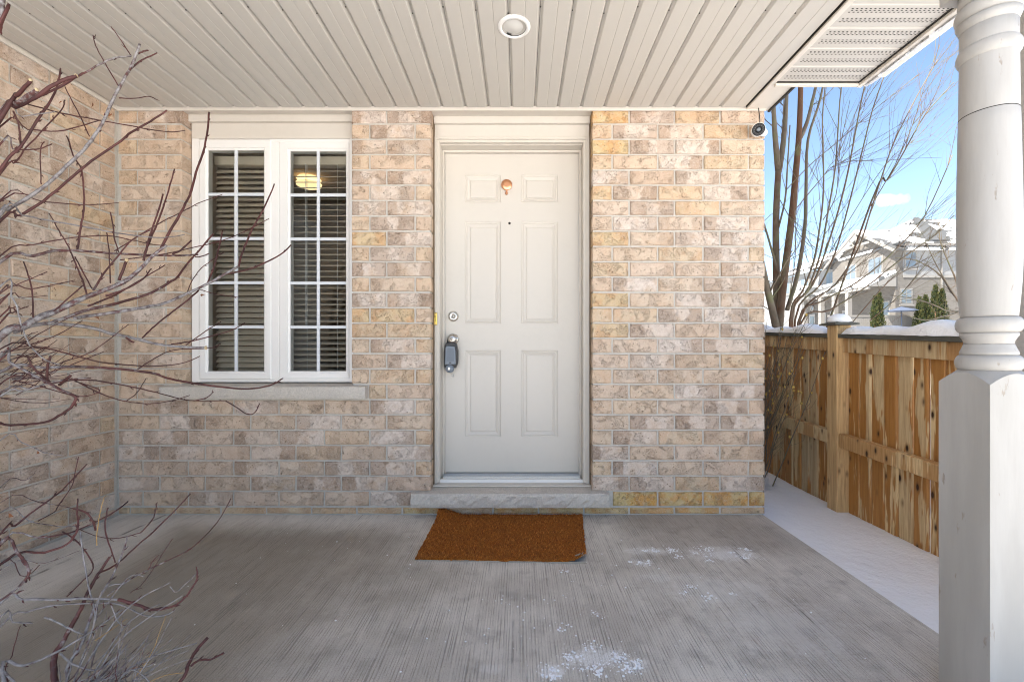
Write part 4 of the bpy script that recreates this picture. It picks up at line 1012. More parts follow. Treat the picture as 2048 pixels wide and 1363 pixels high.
tag(b.build('snow_cap', M['snow']), 'rounded dome of snow on the fence post cap', 'snow')
def snow_ridge(ya, yb, label, seed, hmax):
    r = random.Random(seed); n = int((yb - ya) / 0.03); ring = 10; b = MB(); ph = [r.uniform(0, 6) for _ in range(6)]
    for i in range(n + 1):
        y_ = ya + (yb - ya) * i / n; e_ = min(1, min(i, n - i) / 3.0) ** 0.5 * 0.94 + 0.06
        h = hmax * (0.75 + 0.2 * math.sin(y_ * 9 + ph[0]) + 0.14 * math.sin(y_ * 21 + ph[1])) * e_
        wl_, wr_ = 0.064 + 0.008 * math.sin(y_ * 14 + ph[2]), 0.082
        for k_ in range(ring + 1):
            a = math.pi * k_ / ring; cc = -math.cos(a); ss = math.sin(a) ** 0.55
            b.v.append((FXB + (cc * wl_ if cc < 0 else cc * wr_), y_, ftop(y_) + 0.0005 + h * ss + r.uniform(-.0012, .0012)))
    m_ = ring + 1
    for i in range(n):
        for k_ in range(ring): b.f.append((i * m_ + k_, i * m_ + k_ + 1, (i + 1) * m_ + k_ + 1, (i + 1) * m_ + k_))
    b.f.append(tuple(range(m_))); b.f.append(tuple(reversed(range(n * m_, (n + 1) * m_))))
    b.sm = [True] * len(b.f); b.attr = [0] * len(b.v)
    tag(b.build('snow_ridge', M['snow']), label, 'snow', None, 'stuff')
snow_ridge(1.2, 2.72, 'thick ridge of snow on the fence cap right of the post', 4, 0.074)
snow_ridge(2.885, 5.2, 'thinner snow on the fence cap left of the post', 6, 0.062)

# ---------------- near shrubs, branch by branch
rw = random.Random(21)
def trace(mbs, pts, w0, w1, g0, g1, ya, yb, n=6, buds=True, back=None):
    """one branch: photo-pixel path, width in px, depth in metres from ya to yb"""
    m = len(pts); raw = []
    if back is not None: raw.append(tuple(back) + (w0 * ya / F / 2 * 1.25,))
    for i, p in enumerate(pts):
        y_ = ya + (yb - ya) * i / (m - 1); q_ = PX(p[0], p[1], y_)
        raw.append((q_.x, q_.y, q_.z, (w0 + (w1 - w0) * i / (m - 1)) * y_ / F / 2 * 0.76))
    sp_ = smooth_path(raw, 4)
    jit = 0.0007
    P_ = [Vector(p[:3]) + Vector((rw.uniform(-jit, jit), rw.uniform(-jit, jit), rw.uniform(-jit, jit))) for p in sp_]
    rad = [max(0.0006, p[3]) * rw.uniform(.93, 1.08) for p in sp_]
    mbs.tube(P_, rad, n, [g0 + (g1 - g0) * i / (len(P_) - 1) for i in range(len(P_))])
    if buds:
        for i in range(2, len(P_) - 1):
            if rw.random() < 0.30 and rad[i] < 0.0042:
                d_ = (P_[i] - P_[i - 1]).normalized(); s_ = Vector((rw.uniform(-1, 1), rw.uniform(-1, 1), rw.uniform(-1, 1))).cross(d_).normalized()
                L_ = rw.uniform(.005, .011); o_ = P_[i]
                mbs.tube([o_, o_ + (d_ * .7 + s_ * .8) * L_ * .6, o_ + (d_ * 1.2 + s_ * .8) * L_], [rad[i] * .8, rad[i] * .8, 0.0004], 4, g0 * .4)
    return P_
TR = Vector((-1.78, 1.22, -0.05))
sh1 = empty('bare_shrub', TR, 'tall bare shrub with silvery and dark red branches reaching across the window', 'shrub')
b = MB()
stems = [[(-1.78, 1.22, -0.06), (-1.74, 1.26, 0.35), (-1.70, 1.30, 0.75), (-1.66, 1.33, 1.05)], [(-1.80, 1.20, -0.06), (-1.80, 1.22, 0.5), (-1.77, 1.26, 1.1), (-1.71, 1.30, 1.55), (-1.62, 1.33, 1.75)], [(-1.79, 1.21, 0.3), (-1.72, 1.2, 0.6), (-1.66, 1.22, 0.82)]]
for st, r0, r1 in zip(stems, (0.028, 0.026, 0.018), (0.018, 0.012, 0.009)):
    b.tube(smooth_path(st, 4), [r0, r1], 9, 0.9)
b.build('main_stem', M['bark'], sh1, attr=True)
# (path, width from, width to, grey from, grey to, depth from, depth to)
UP = [
 ([(-8, -30), (4, 10), (3, 34), (-4, 60)], 14, 8, .8, .7, 1.22, 1.24), ([(6, 34), (3, 50), (0, 66)], 6, 5, .1, .1, 1.22, 1.24),
 ([(0, 428), (13, 421), (90, 372), (130, 335), (167, 300), (195, 262), (211, 233), (238, 176), (264, 130), (280, 89)], 9, 6, .9, .75, 1.32, 1.45),
 ([(238, 174), (206, 120), (192, 92), (186, 70)], 3, 2.4, .1, .1, 1.44, 1.40), ([(262, 112), (240, 78), (222, 53)], 3, 2.2, .2, .1, 1.45, 1.42),
 ([(263, 136), (285, 120), (315, 106)], 4.5, 3, .1, .1, 1.44, 1.48), ([(276, 108), (287, 103), (297, 101)], 4, 4, .1, .1, 1.45, 1.47), ([(238, 196), (270, 197), (298, 193), (312, 199)], 3, 2, .1, .1, 1.43, 1.5),
 ([(263, 112), (232, 116), (205, 126), (180, 140), (155, 153), (110, 178), (76, 195)], 4, 5, 1., .1, 1.445, 1.36),
 ([(0, 230), (30, 215), (70, 195), (100, 174), (128, 160), (153, 152)], 11, 8, .35, .2, 1.28, 1.34), ([(10, 222), (35, 190), (61, 162)], 10, 8, .1, .1, 1.27, 1.24), ([(0, 229), (35, 207), (73, 181)], 12, 10, .75, .55, 1.29, 1.25), ([(75, 195), (120, 175), (146, 160)], 4.5, 3, .1, .1, 1.32, 1.36),
 ([(0, 442), (40, 431), (88, 401), (132, 364), (183, 322), (242, 282), (262, 265), (300, 243), (334, 221)], 7, 4, .2, .3, 1.36, 1.62),
 ([(0, 340), (40, 295), (73, 242), (97, 209), (110, 183), (119, 154), (121, 137)], 7, 3.5, .3, .1, 1.30, 1.40), ([(0, 348), (30, 325), (53, 295), (88, 258), (123, 220), (129, 201)], 4.5, 2.5, .1, .1, 1.33, 1.45),
 ([(0, 254), (55, 259), (117, 262), (165, 251), (198, 241)], 3.6, 2.4, .1, .1, 1.3, 1.5), ([(51, 207), (95, 219), (136, 229), (207, 242), (264, 252), (300, 259), (340, 264), (370, 261)], 4, 2.2, .1, .1, 1.3, 1.7), ([(0, 234), (44, 233), (110, 223)], 3.6, 2.6, 1, 1, 1.28, 1.34),
 ([(130, 174), (143, 200), (163, 238), (179, 273)], 2.4, 3, .1, .1, 1.4, 1.42), ([(26, 222), (36, 244), (40, 275), (43, 295)], 4, 4, .1, .1, 1.3, 1.33), ([(0, 288), (26, 298), (60, 299), (82, 297), (104, 288)], 4, 2.5, .8, .3, 1.3, 1.4), ([(89, 283), (82, 296), (81, 340), (83, 369)], 2.5, 2.6, .1, .1, 1.4, 1.42),
 ([(133, 272), (137, 280), (147, 311), (163, 339), (167, 372), (168, 419), (162, 452), (155, 498)], 2.8, 4.8, .1, .2, 1.5, 1.45), ([(0, 402), (88, 404), (176, 410), (237, 405)], 3.5, 2, .2, .1, 1.35, 1.6), ([(0, 400), (51, 389)], 3, 2.2, .1, .1, 1.35, 1.4),
 ([(0, 422), (44, 430), (92, 440), (161, 452), (229, 465), (300, 474), (340, 474), (369, 469)], 4.5, 2.5, 1, 1, 1.30, 1.7), ([(0, 512), (66, 490), (132, 477), (209, 471), (264, 480), (300, 488), (332, 491)], 3.4, 2, .2, .1, 1.4, 1.7),
 ([(0, 523), (66, 512), (106, 502), (154, 501), (220, 506), (300, 510), (350, 511), (396, 509)], 8, 4, .7, .45, 1.38, 1.72), ([(390, 514), (402, 513), (418, 507)], 3.2, 3, .2, .1, 1.72, 1.75),
 ([(221, 424), (227, 456), (229, 478), (238, 504)], 3, 3, .1, .1, 1.5, 1.55), ([(213, 465), (218, 500), (221, 566)], 2.6, 3, .1, .1, 1.55, 1.55), ([(98, 426), (119, 463), (134, 487), (146, 513), (150, 524), (165, 560), (174, 589)], 2.6, 4.5, .1, .1, 1.45, 1.42), ([(150, 513), (165, 542), (184, 577)], 3, 3, .1, .1, 1.45, 1.45), ([(47, 523), (57, 551), (64, 580), (67, 635)], 3, 4, .1, .1, 1.38, 1.36),
 ([(0, 672), (44, 655), (73, 637), (106, 624), (145, 606), (174, 593), (211, 579), (249, 563), (280, 538), (306, 511), (333, 490)], 19, 6, .85, .6, 1.34, 1.62),
 ([(322, 496), (340, 462), (360, 429), (374, 401), (383, 380), (392, 345), (406, 305), (415, 262), (418, 225)], 6.5, 4.4, .1, .1, 1.62, 1.85), ([(287, 521), (299, 474), (315, 427), (326, 388)], 5.4, 3.4, .1, .1, 1.58, 1.65), ([(289, 507), (310, 457), (327, 413), (337, 380), (349, 338)], 4.6, 3, .15, .1, 1.6, 1.7),
 ([(229, 502), (280, 470), (327, 442), (367, 422), (397, 406), (444, 389)], 3, 2, .1, .1, 1.6, 1.9), ([(187, 580), (205, 551), (238, 509), (264, 480), (300, 460)], 5, 2.4, .6, .1, 1.45, 1.6),
 ([(96, 647), (136, 633), (176, 619), (220, 610), (249, 602), (303, 585), (343, 562), (355, 554), (374, 528), (395, 504), (426, 468)], 9, 4, .8, .1, 1.42, 1.85), ([(240, 520), (332, 507), (386, 495), (440, 482), (487, 464), (538, 437)], 3, 1.9, .1, .1, 1.6, 2.0), ([(345, 508), (362, 500), (383, 480)], 4.5, 4, .1, .1, 1.65, 1.7),
 ([(150, 636), (167, 633), (211, 627), (264, 619), (300, 612), (327, 607), (374, 587), (416, 567), (456, 544), (477, 533)], 9, 6, .8, .75, 1.40, 1.86), ([(477, 534), (484, 507), (505, 457), (526, 420), (549, 368)], 5, 3.2, .2, .1, 1.86, 2.05), ([(452, 548), (491, 540), (526, 527), (562, 508), (582, 490)], 4.6, 3.2, .3, .1, 1.84, 2.05), ([(414, 568), (428, 533), (440, 486), (445, 461)], 4, 2.8, .1, .1, 1.80, 1.88), ([(374, 586), (383, 563), (402, 537), (430, 516), (448, 504)], 2.6, 1.7, .1, .1, 1.75, 1.9), ([(397, 578), (433, 588), (477, 594)], 2.4, 1.7, .1, .1, 1.78, 1.9), ([(398, 580), (369, 605), (327, 637), (299, 661), (285, 675)], 4, 3.6, .1, .1, 1.78, 1.6),
 ([(30, 664), (51, 655), (88, 647), (132, 649), (183, 655), (220, 666), (258, 674), (315, 688), (362, 693), (411, 695)], 11, 6, .85, .9, 1.38, 1.75), ([(343, 688), (381, 682), (426, 671), (468, 658), (490, 645)], 3.4, 2, .1, .1, 1.7, 1.9), ([(372, 690), (411, 662), (442, 643)], 3, 2, .1, .1, 1.7, 1.85), ([(276, 738), (300, 722), (346, 700), (421, 696), (442, 686)], 3, 2.2, .1, .1, 1.6, 1.85), ([(252, 674), (262, 682), (268, 684)], 5, 5, .2, .2, 1.6, 1.6),
 ([(0, 743), (88, 735), (163, 733), (220, 736), (300, 745), (340, 757), (382, 765), (440, 773), (496, 777), (540, 770), (566, 756)], 8, 3.2, .85, .0, 1.36, 2.0), ([(0, 698), (73, 694), (123, 703), (192, 722), (242, 728), (300, 732), (360, 727), (400, 712)], 4, 2.2, .4, .1, 1.36, 1.8),
 ([(0, 710), (20, 724), (62, 747), (99, 766), (119, 778), (145, 789), (152, 796), (141, 815), (117, 831), (88, 844), (22, 850), (0, 845)], 7, 6, 1., .0, 1.30, 1.30), ([(55, 712), (66, 734), (97, 762)], 4.5, 5, .1, .1, 1.3, 1.32), ([(101, 712), (95, 734), (94, 754), (99, 764)], 5, 6, .1, .1, 1.3, 1.32), ([(141, 751), (119, 769)], 7, 8, .1, .1, 1.3, 1.32),
 ([(150, 760), (187, 780), (231, 797), (264, 804), (300, 807), (343, 801), (380, 790)], 3.4, 2, .1, .1, 1.4, 1.7), ([(99, 766), (165, 759), (220, 765), (300, 781), (340, 792), (380, 800), (451, 801)], 4, 2.2, .3, .1, 1.35, 1.85), ([(451, 801), (470, 812), (493, 827), (509, 825), (519, 806)], 3.2, 2.6, .0, .0, 1.85, 1.9), ([(253, 801), (274, 785), (292, 756)], 2.4, 1.8, .1, .1, 1.6, 1.6), ([(387, 801), (413, 795), (427, 783)], 2.6, 2, .1, .1, 1.75, 1.8), ([(150, 762), (200, 780), (160, 792), (90, 775), (30, 760)], 2.6, 3, .1, .5, 1.4, 1.35),
 ([(0, 768), (50, 752), (110, 741), (160, 722), (207, 703)], 3.2, 2, .5, .1, 1.34, 1.5), ([(5, 715), (60, 690), (118, 668), (165, 640)], 3.4, 2, .4, .1, 1.3, 1.45), ([(10, 760), (70, 748), (130, 722), (185, 702), (258, 648)], 3.6, 2, .1, .1, 1.36, 1.6), ([(0, 785), (60, 778), (99, 766), (140, 758), (182, 755)], 4.5, 2.5, .9, .6, 1.3, 1.4),
 ([(0, 792), (44, 782), (88, 768)], 5, 4, 1, 1, 1.27, 1.31), ([(0, 586), (60, 578), (105, 570), (150, 560)], 3.4, 2, .4, .2, 1.36, 1.5), ([(0, 600), (45, 595), (95, 591)], 2.6, 1.8, .1, .1, 1.36, 1.45), ([(0, 645), (25, 625), (57, 612)], 4, 2.4, .1, .1, 1.33, 1.4), ([(0, 632), (32, 622)], 4, 3, .1, .1, 1.33, 1.36), ([(0, 606), (25, 588)], 4, 3.4, .1, .1, 1.32, 1.35),
 ([(5, 568), (22, 592), (34, 612), (40, 640), (44, 655), (52, 675), (66, 698), (92, 720), (118, 728)], 4, 3, 1, .9, 1.28, 1.3), ([(0, 585), (20, 575), (95, 543)], 3, 2, .8, .3, 1.3, 1.4), ([(106, 624), (160, 576), (164, 572)], 3.4, 3, .1, .1, 1.42, 1.45), ([(238, 560), (246, 540), (253, 521)], 7, 6, .1, .1, 1.5, 1.5), ([(211, 592), (250, 578), (283, 560), (303, 537)], 5, 2.8, .1, .1, 1.5, 1.6), ([(176, 612), (230, 590), (270, 566), (330, 530)], 5, 2.4, .1, .1, 1.45, 1.7),
]
brs = [p for p in UP]
for pts, w0, w1, g0, g1, ya, yb in brs:
    b = MB(); bk_ = None
    if pts[0][0] <= 12:
        zz = PX(pts[0][0], pts[0][1], ya).z; k_ = min(max(zz * 0.72, 0.3), 1.5)
        bk_ = (-1.74, 1.25, k_)
    trace(b, pts, w0, w1, g0, g1, ya, yb, 8 if w0 > 7 else (6 if w0 > 3.2 else 5), True, bk_)
    b.build('branch', M['bark'], sh1, attr=True)
for (x_, y_, Y_) in ((153, 152, 1.341), (62, 161, 1.241), (74, 180, 1.251), (412, 695, 1.751), (254, 520, 1.50)):   # pale pruned ends
    p = PX(x_, y_, Y_); rr = 4.2 * Y_ / F
    MB().lathe([(rr * .9, -0.0015), (rr, 0.0), (rr * .3, 0.0012)], 10, p, 'x').build('cut_end', M['cutwood'], sh1)
b = MB()
for i in range(34):                                  # dense fine twigs low in the crown
    x0_, y0_ = rw.uniform(-10, 40), rw.uniform(690, 800); L_ = rw.uniform(60, 150); a = R(rw.uniform(-8, 38)); cu = rw.uniform(-14, 14)
    pts = [(x0_ + L_ * t_ * math.cos(a), y0_ - L_ * t_ * math.sin(a) + cu * math.sin(t_ * 3)) for t_ in (0, .33, .66, 1)]
    Y_ = rw.uniform(1.3, 1.5); trace(b, pts, rw.uniform(2, 3.2), 1.4, rw.choice([.1, .1, .5, 1]), .2, Y_, Y_ + .08, 4, False)
tag(b.build('fine_twigs', M['bark'], sh1, attr=True), None, None, None, 'stuff')
for (x_, y_, Y_) in ((118, 202, 1.40), (187, 212, 1.46), (222, 228, 1.44), (193, 640, 1.5), (405, 590, 1.8), (76, 902, 1.3), (28, 1025, 1.25)):
    p = PX(x_, y_, Y_); r = random.Random(x_); q_ = lambda: Vector((r.uniform(-.011, .011), r.uniform(-.008, .008), r.uniform(-.014, .014)))
    a1, a2, a3, a4, a5 = [p + q_() for _ in range(5)]
    MB().add([a1, a2, a3, a4, a5], [(0, 1, 2), (0, 2, 3), (0, 3, 4)]).build('dry_leaf', M['leaf'], sh1)

LB = Vector((-1.02, 0.98, -0.05))
sh2 = empty('bare_shrub', LB, 'low bare shrub with grey twigs and red tips at the bottom left', 'shrub')
LO = [
 ([(0, 1067), (29, 1051), (68, 1021), (103, 996), (125, 979), (150, 952), (174, 928)], 5, 3, .1, .1, 1.15, 1.35), ([(76, 1041), (108, 1023), (119, 1007), (143, 972), (149, 950), (157, 913)], 3, 2, .1, .1, 1.25, 1.3), ([(0, 1128), (88, 1104), (132, 1089), (152, 1065), (157, 1045), (154, 1027), (156, 996)], 6.5, 3.4, .1, .1, 1.12, 1.2), ([(0, 1082), (77, 1075), (123, 1068), (158, 1058), (209, 1034), (238, 1016), (256, 1002)], 4.5, 3.2, 1, .0, 1.14, 1.35),
 ([(125, 1062), (150, 1078), (172, 1104), (187, 1135), (160, 1166), (133, 1193)], 3.4, 3, .1, .2, 1.2, 1.12), ([(147, 1016), (174, 1025), (187, 1045), (191, 1060)], 4.4, 4.4, .1, .1, 1.2, 1.22), ([(216, 1014), (210, 1051), (218, 1086), (231, 1124)], 3.2, 3.4, .1, .1, 1.25, 1.2), ([(200, 1144), (224, 1133), (244, 1118), (277, 1088), (306, 1063), (345, 1025), (381, 987)], 5, 3, .1, .1, 1.16, 1.4), ([(282, 1064), (305, 1038), (311, 1020), (313, 1005)], 2.8, 2.2, .0, .0, 1.3, 1.3), ([(160, 1058), (200, 1073), (240, 1075), (282, 1064)], 2, 2.4, .3, .1, 1.25, 1.3),
 ([(116, 1380), (108, 1341), (110, 1308), (123, 1287), (143, 1250), (162, 1216), (179, 1177), (201, 1140), (220, 1113)], 15, 5.5, .55, .35, 1.06, 1.16), ([(130, 1380), (135, 1332), (162, 1289), (174, 1254), (187, 1220), (203, 1187), (226, 1148), (247, 1100), (255, 1071)], 9, 3.2, .9, .75, 1.06, 1.2),
 ([(0, 1205), (46, 1198), (116, 1198), (174, 1196), (237, 1198)], 6.5, 6, 1, 1, 1.08, 1.12), ([(237, 1198), (273, 1208), (306, 1218), (341, 1213), (367, 1197), (385, 1173), (394, 1155), (393, 1133)], 7.5, 3, .0, .0, 1.12, 1.18), ([(0, 1252), (58, 1222), (108, 1210), (164, 1206), (237, 1207), (286, 1229), (328, 1230), (350, 1219)], 4.6, 3.2, .85, 1, 1.08, 1.16), ([(4, 1340), (48, 1330), (108, 1306), (154, 1280), (183, 1262), (245, 1218)], 8, 3, 1, 1, 1.03, 1.12), ([(120, 1305), (139, 1322), (166, 1335), (193, 1338), (212, 1328), (230, 1312)], 5.5, 3.5, 1, 1, 1.05, 1.08), ([(88, 1233), (116, 1244), (143, 1258), (168, 1268)], 5.4, 4, 1, 1, 1.05, 1.1),
 ([(0, 1087), (33, 1104), (51, 1124), (58, 1146), (39, 1171), (0, 1200)], 7, 6, .6, .6, 1.08, 1.06), ([(0, 1130), (40, 1150), (60, 1147), (80, 1128)], 2.4, 1.8, .1, .1, 1.1, 1.12), ([(350, 1375), (376, 1329), (391, 1301), (416, 1274)], 9.5, 7.5, .15, .05, 1.06, 1.14), ([(381, 1331), (398, 1319), (422, 1317), (448, 1304)], 6.4, 4, .05, .05, 1.08, 1.14), ([(215, 1190), (250, 1165), (297, 1138), (358, 1109), (387, 1092), (418, 1063), (440, 1035), (462, 996)], 3.4, 2.2, .8, .1, 1.12, 1.4),
 ([(150, 1390), (190, 1300), (240, 1230), (290, 1190), (341, 1164)], 5, 2.4, .95, 1, 1.06, 1.16), ([(180, 1390), (230, 1290), (300, 1232), (366, 1190)], 4.5, 2.2, .95, .9, 1.05, 1.15), ([(170, 1390), (215, 1300), (262, 1240), (320, 1206)], 4.2, 2.4, .9, 1, 1.05, 1.14), ([(160, 1390), (240, 1345), (310, 1310), (394, 1285)], 4.4, 2.6, .95, 1, 1.04, 1.12), ([(200, 1390), (250, 1345), (300, 1330), (312, 1318)], 4, 2.4, .8, .9, 1.04, 1.1), ([(140, 1390), (185, 1260), (205, 1180), (250, 1165)], 4.6, 2.4, .9, .9, 1.06, 1.14), ([(190, 1240), (230, 1185), (262, 1150), (288, 1152)], 3, 2, .8, 1, 1.1, 1.14), ([(297, 1138), (305, 1122), (318, 1109)], 2.4, 2, .2, .1, 1.15, 1.16), ([(260, 1185), (290, 1160), (345, 1076)], 2, 1.6, .2, .1, 1.14, 1.2), ([(340, 1172), (352, 1183), (372, 1166), (394, 1146)], 2.4, 2, .8, 1, 1.16, 1.18), ([(222, 1210), (235, 1240), (250, 1252)], 3, 2.4, 1, 1, 1.1, 1.1), ([(225, 1380), (265, 1338), (310, 1375)], 4, 3, 1, .9, 1.03, 1.04), ([(16, 1363), (24, 1310), (40, 1250)], 3, 2, .2, .2, 1.05, 1.06), ([(0, 1345), (20, 1355), (40, 1375)], 6, 6, .9, .9, 1.03, 1.03), ([(0, 1233), (25, 1243), (66, 1245)], 4.4, 3.4, 1, 1, 1.05, 1.08), ([(160, 1062), (176, 1170), (190, 1230), (175, 1290)], 4, 3, .9, .9, 1.15, 1.08), ([(0, 1005), (80, 1004), (150, 1017)], 2.2, 2, .7, .5, 1.2, 1.3), ([(0, 880), (45, 885), (90, 905), (125, 910)], 3, 1.8, 1, .9, 1.3, 1.35), ([(0, 1025), (60, 1042), (120, 1052), (160, 1050)], 3, 2, .9, .7, 1.2, 1.3), ([(0, 975), (50, 960), (70, 945)], 2.2, 1.6, .7, .5, 1.25, 1.3), ([(0, 1140), (90, 1125), (160, 1100)], 2.2, 1.4, .9, .6, 1.15, 1.25),
]
for pts, w0, w1, g0, g1, ya, yb in LO:
    b = MB(); bk_ = None
    if pts[0][1] >= 1340: bk_ = (LB.x + rw.uniform(-.05, .05), LB.y + rw.uniform(-.03, .03), -0.03)
    elif pts[0][0] <= 5: bk_ = (-1.42 + rw.uniform(-.04, .04), 1.02, max(0.0, PX(0, pts[0][1], ya).z - 0.25))
    trace(b, pts, w0, w1, g0, g1, ya, yb, 8 if w0 > 7 else (6 if w0 > 3.2 else 5), True, bk_)
    b.build('branch', M['bark'], sh2, attr=True)
b = MB()
for i in range(46):
    x0_, y0_ = rw.uniform(120, 260), 1385; L_ = rw.uniform(50, 190); a = R(rw.gauss(52, 20)); cu = rw.uniform(-12, 12)
    pts = [(x0_ + L_ * t_ * math.cos(a), y0_ - L_ * t_ * math.sin(a) + cu * math.sin(t_ * 3)) for t_ in (0, .33, .66, 1)]
    Y_ = rw.uniform(1.0, 1.1); trace(b, pts, rw.uniform(2.2, 4.5), 1.6, rw.choice([.6, .9, 1, .8, .2]), .8, Y_, Y_ + .06, 4, False, (LB.x + rw.uniform(-.06, .06), LB.y, 0))
tag(b.build('fine_twigs', M['bark'], sh2, attr=True), None, None, None, 'stuff')
b = MB()
for pts in ([(246, 1385), (300, 1310), (332, 1230)], [(205, 1385), (260, 1340), (300, 1322)], [(190, 1280), (220, 1260), (255, 1236)], [(250, 1385), (330, 1350), (372, 1345)], [(193, 1090), (196, 1050), (206, 1000), (214, 990)]):
    trace(b, pts, 2.4, 1.4, 0, 0, 1.06, 1.14, 4, False)
tag(b.build('grass_blade', M['straw'], sh2), None, None, None, 'stuff')
# the left stems of the low shrub stand at its side
b = MB(); b.tube(smooth_path([(-1.42, 1.0, -0.06), (-1.44, 1.02, 0.3), (-1.43, 1.04, 0.62)]), [0.014, 0.007], 7, .8); b.build('side_stem', M['bark'], sh2, attr=True)

# ---------------- bare trees behind the fence
rt = random.Random(33)
def twigs(b, path, rad, n_, L_, spread, g_, up=0.25, depth=2, nseg=4):
    for i in range(n_):
        k_ = rt.randrange(int(len(path) * .25), len(path) - 1); o_ = Vector(path[k_]); d_ = (Vector(path[k_ + 1]) - o_).normalized()
        s_ = Vector((rt.gauss(0, 1), rt.gauss(0, 1), rt.gauss(0, .6))).normalized()
        dd = (d_ + s_ * spread).normalized(); l_ = L_ * rt.uniform(.4, 1.0); pts = [o_]; cur = o_
        for j in range(nseg):
            dd = (dd + Vector((rt.gauss(0, .10), rt.gauss(0, .10), rt.gauss(0, .07) + up * .18))).normalized(); cur = cur + dd * l_ / nseg; pts.append(cur)
        r0 = rad * rt.uniform(.5, .9); b.tube(pts, [r0, r0 * .35], 4, g_, cap=False)
        if depth > 1: twigs(b, pts, r0 * .6, 3, l_ * .55, spread * 1.0, g_, up, depth - 1, 3)
def tpath(pts, Y0, Y1): return [tuple(PX(p[0], p[1], Y0 + (Y1 - Y0) * i / (len(pts) - 1))) for i, p in enumerate(pts)]
TY = 5.2
tb = PX(1557, 700, TY)
tr1 = empty('bare_tree', (tb.x, TY, ground_h(tb.x, TY)), 'thick mossy double-trunked bare tree behind the fence beside the brick corner', 'tree', 'bare trees behind the fence')
b = MB(); gz_ = ground_h(tb.x, TY)
b.tube(smooth_path([(tb.x + .02, TY, gz_ - .1)] + tpath([(1562, 690), (1556, 640), (1553, 560), (1552, 440), (1557, 335)], TY, TY), 4), [0.085, 0.08, 0.075, 0.07] + [0.06] * 13 + [.05] * 4 if False else [0.048, 0.032], 10, .55)
b.build('trunk', M['treebark'], tr1, attr=True)
b = MB(); p2 = smooth_path(tpath([(1558, 655), (1564, 590), (1574, 510), (1584, 430), (1593, 330), (1598, 270), (1601, 190), (1602, 120), (1604, 40)], TY - .05, TY - .3), 4)
b.tube(p2, [0.044, 0.020], 10, [.6, .05]); b.build('trunk', M['treebark'], tr1, attr=True)
big = [([(1556, 340), (1550, 270), (1547, 215), (1542, 140), (1538, 60)], .034, .012), ([(1558, 340), (1566, 290), (1571, 230), (1574, 170), (1578, 60)], .036, .014), ([(1601, 275), (1614, 245), (1624, 205), (1634, 160), (1648, 60)], .026, .012), ([(1553, 470), (1570, 400), (1575, 330), (1580, 250)], .012, .006), ([(1560, 560), (1535, 470), (1525, 440)], .014, .008), ([(1574, 620), (1596, 545), (1610, 450), (1612, 380), (1616, 280), (1640, 200), (1660, 100)], .026, .01), ([(1556, 672), (1546, 625), (1534, 575), (1518, 500), (1500, 420)], .046, .024)]
for pts, r0, r1 in big:
    b = MB(); pth = smooth_path(tpath(pts, TY, TY - rt.uniform(-.3, .6)), 4); b.tube(pth, [r0, r1], 8, [.6, .85]); twigs(b, pth, r1 * .6, 5, .7, .7, .7); b.build('limb', M['treebark'], tr1, attr=True)

tb2 = PX(1592, 690, 4.9)
tr2 = empty('bare_tree', (tb2.x, 4.9, ground_h(tb2.x, 4.9)), 'slender multi-stemmed bare tree fanning rightwards over the fence', 'tree', 'bare trees behind the fence')
thin = [
 [(1580, 640), (1606, 580), (1628, 520), (1640, 450), (1647, 380), (1646, 290), (1645, 235), (1652, 160), (1668, 40)], [(1584, 640), (1615, 580), (1640, 510), (1655, 430), (1670, 340), (1676, 260), (1682, 180), (1700, 60)], [(1582, 638), (1625, 570), (1662, 470), (1690, 370), (1708, 280), (1722, 205), (1742, 120), (1770, 10)],
 [(1590, 640), (1640, 570), (1672, 500), (1700, 400), (1725, 300), (1745, 220), (1772, 140), (1800, 40)], [(1600, 640), (1670, 570), (1715, 500), (1742, 420), (1768, 340), (1790, 280), (1830, 200), (1875, 120)], [(1742, 405), (1775, 360), (1810, 300), (1850, 230), (1908, 165)], [(1742, 412), (1790, 330), (1825, 250), (1850, 170), (1880, 90)],
 [(1596, 645), (1650, 600), (1720, 560), (1790, 500), (1850, 430), (1905, 310)], [(1620, 610), (1680, 560), (1745, 510), (1815, 460), (1905, 400)], [(1600, 650), (1660, 620), (1730, 575), (1800, 520), (1870, 470), (1908, 430)], [(1572, 380), (1620, 330), (1680, 280), (1760, 210), (1835, 150)], [(1590, 420), (1640, 360), (1670, 330), (1720, 320)], [(1560, 400), (1600, 470), (1630, 500)], [(1578, 600), (1590, 520), (1592, 430), (1600, 350)], [(1646, 440), (1672, 390), (1680, 300), (1700, 200)], [(1610, 590), (1680, 470), (1770, 330), (1830, 280)], [(1740, 640), (1800, 590), (1860, 520), (1905, 480)], [(1700, 650), (1780, 560), (1840, 520), (1870, 440)],
]
for i, pts in enumerate(thin):
    b = MB(); y0_ = 4.9; st = i < 6 or i in (7, 9)
    tp_ = tpath(pts, y0_, y0_ - (.5 if i in (4, 5, 6) else rt.uniform(.0, .7)))
    if st: tp_ = [(tb2.x + rt.uniform(-.12, .12), 4.9 + rt.uniform(-.1, .1), ground_h(tb2.x, 4.9) - .05)] + tp_
    pth = smooth_path(tp_, 4); r0 = (.013 if i < 3 else .0115) if st else .005; r1 = .0042 if st else .0022
    b.tube(pth, [r0, r1], 6, [.45, .75]); twigs(b, pth, .0036, 15 if st else 9, .85, .55, .6, .3); b.build('limb', M['treebark'], tr2, attr=True)

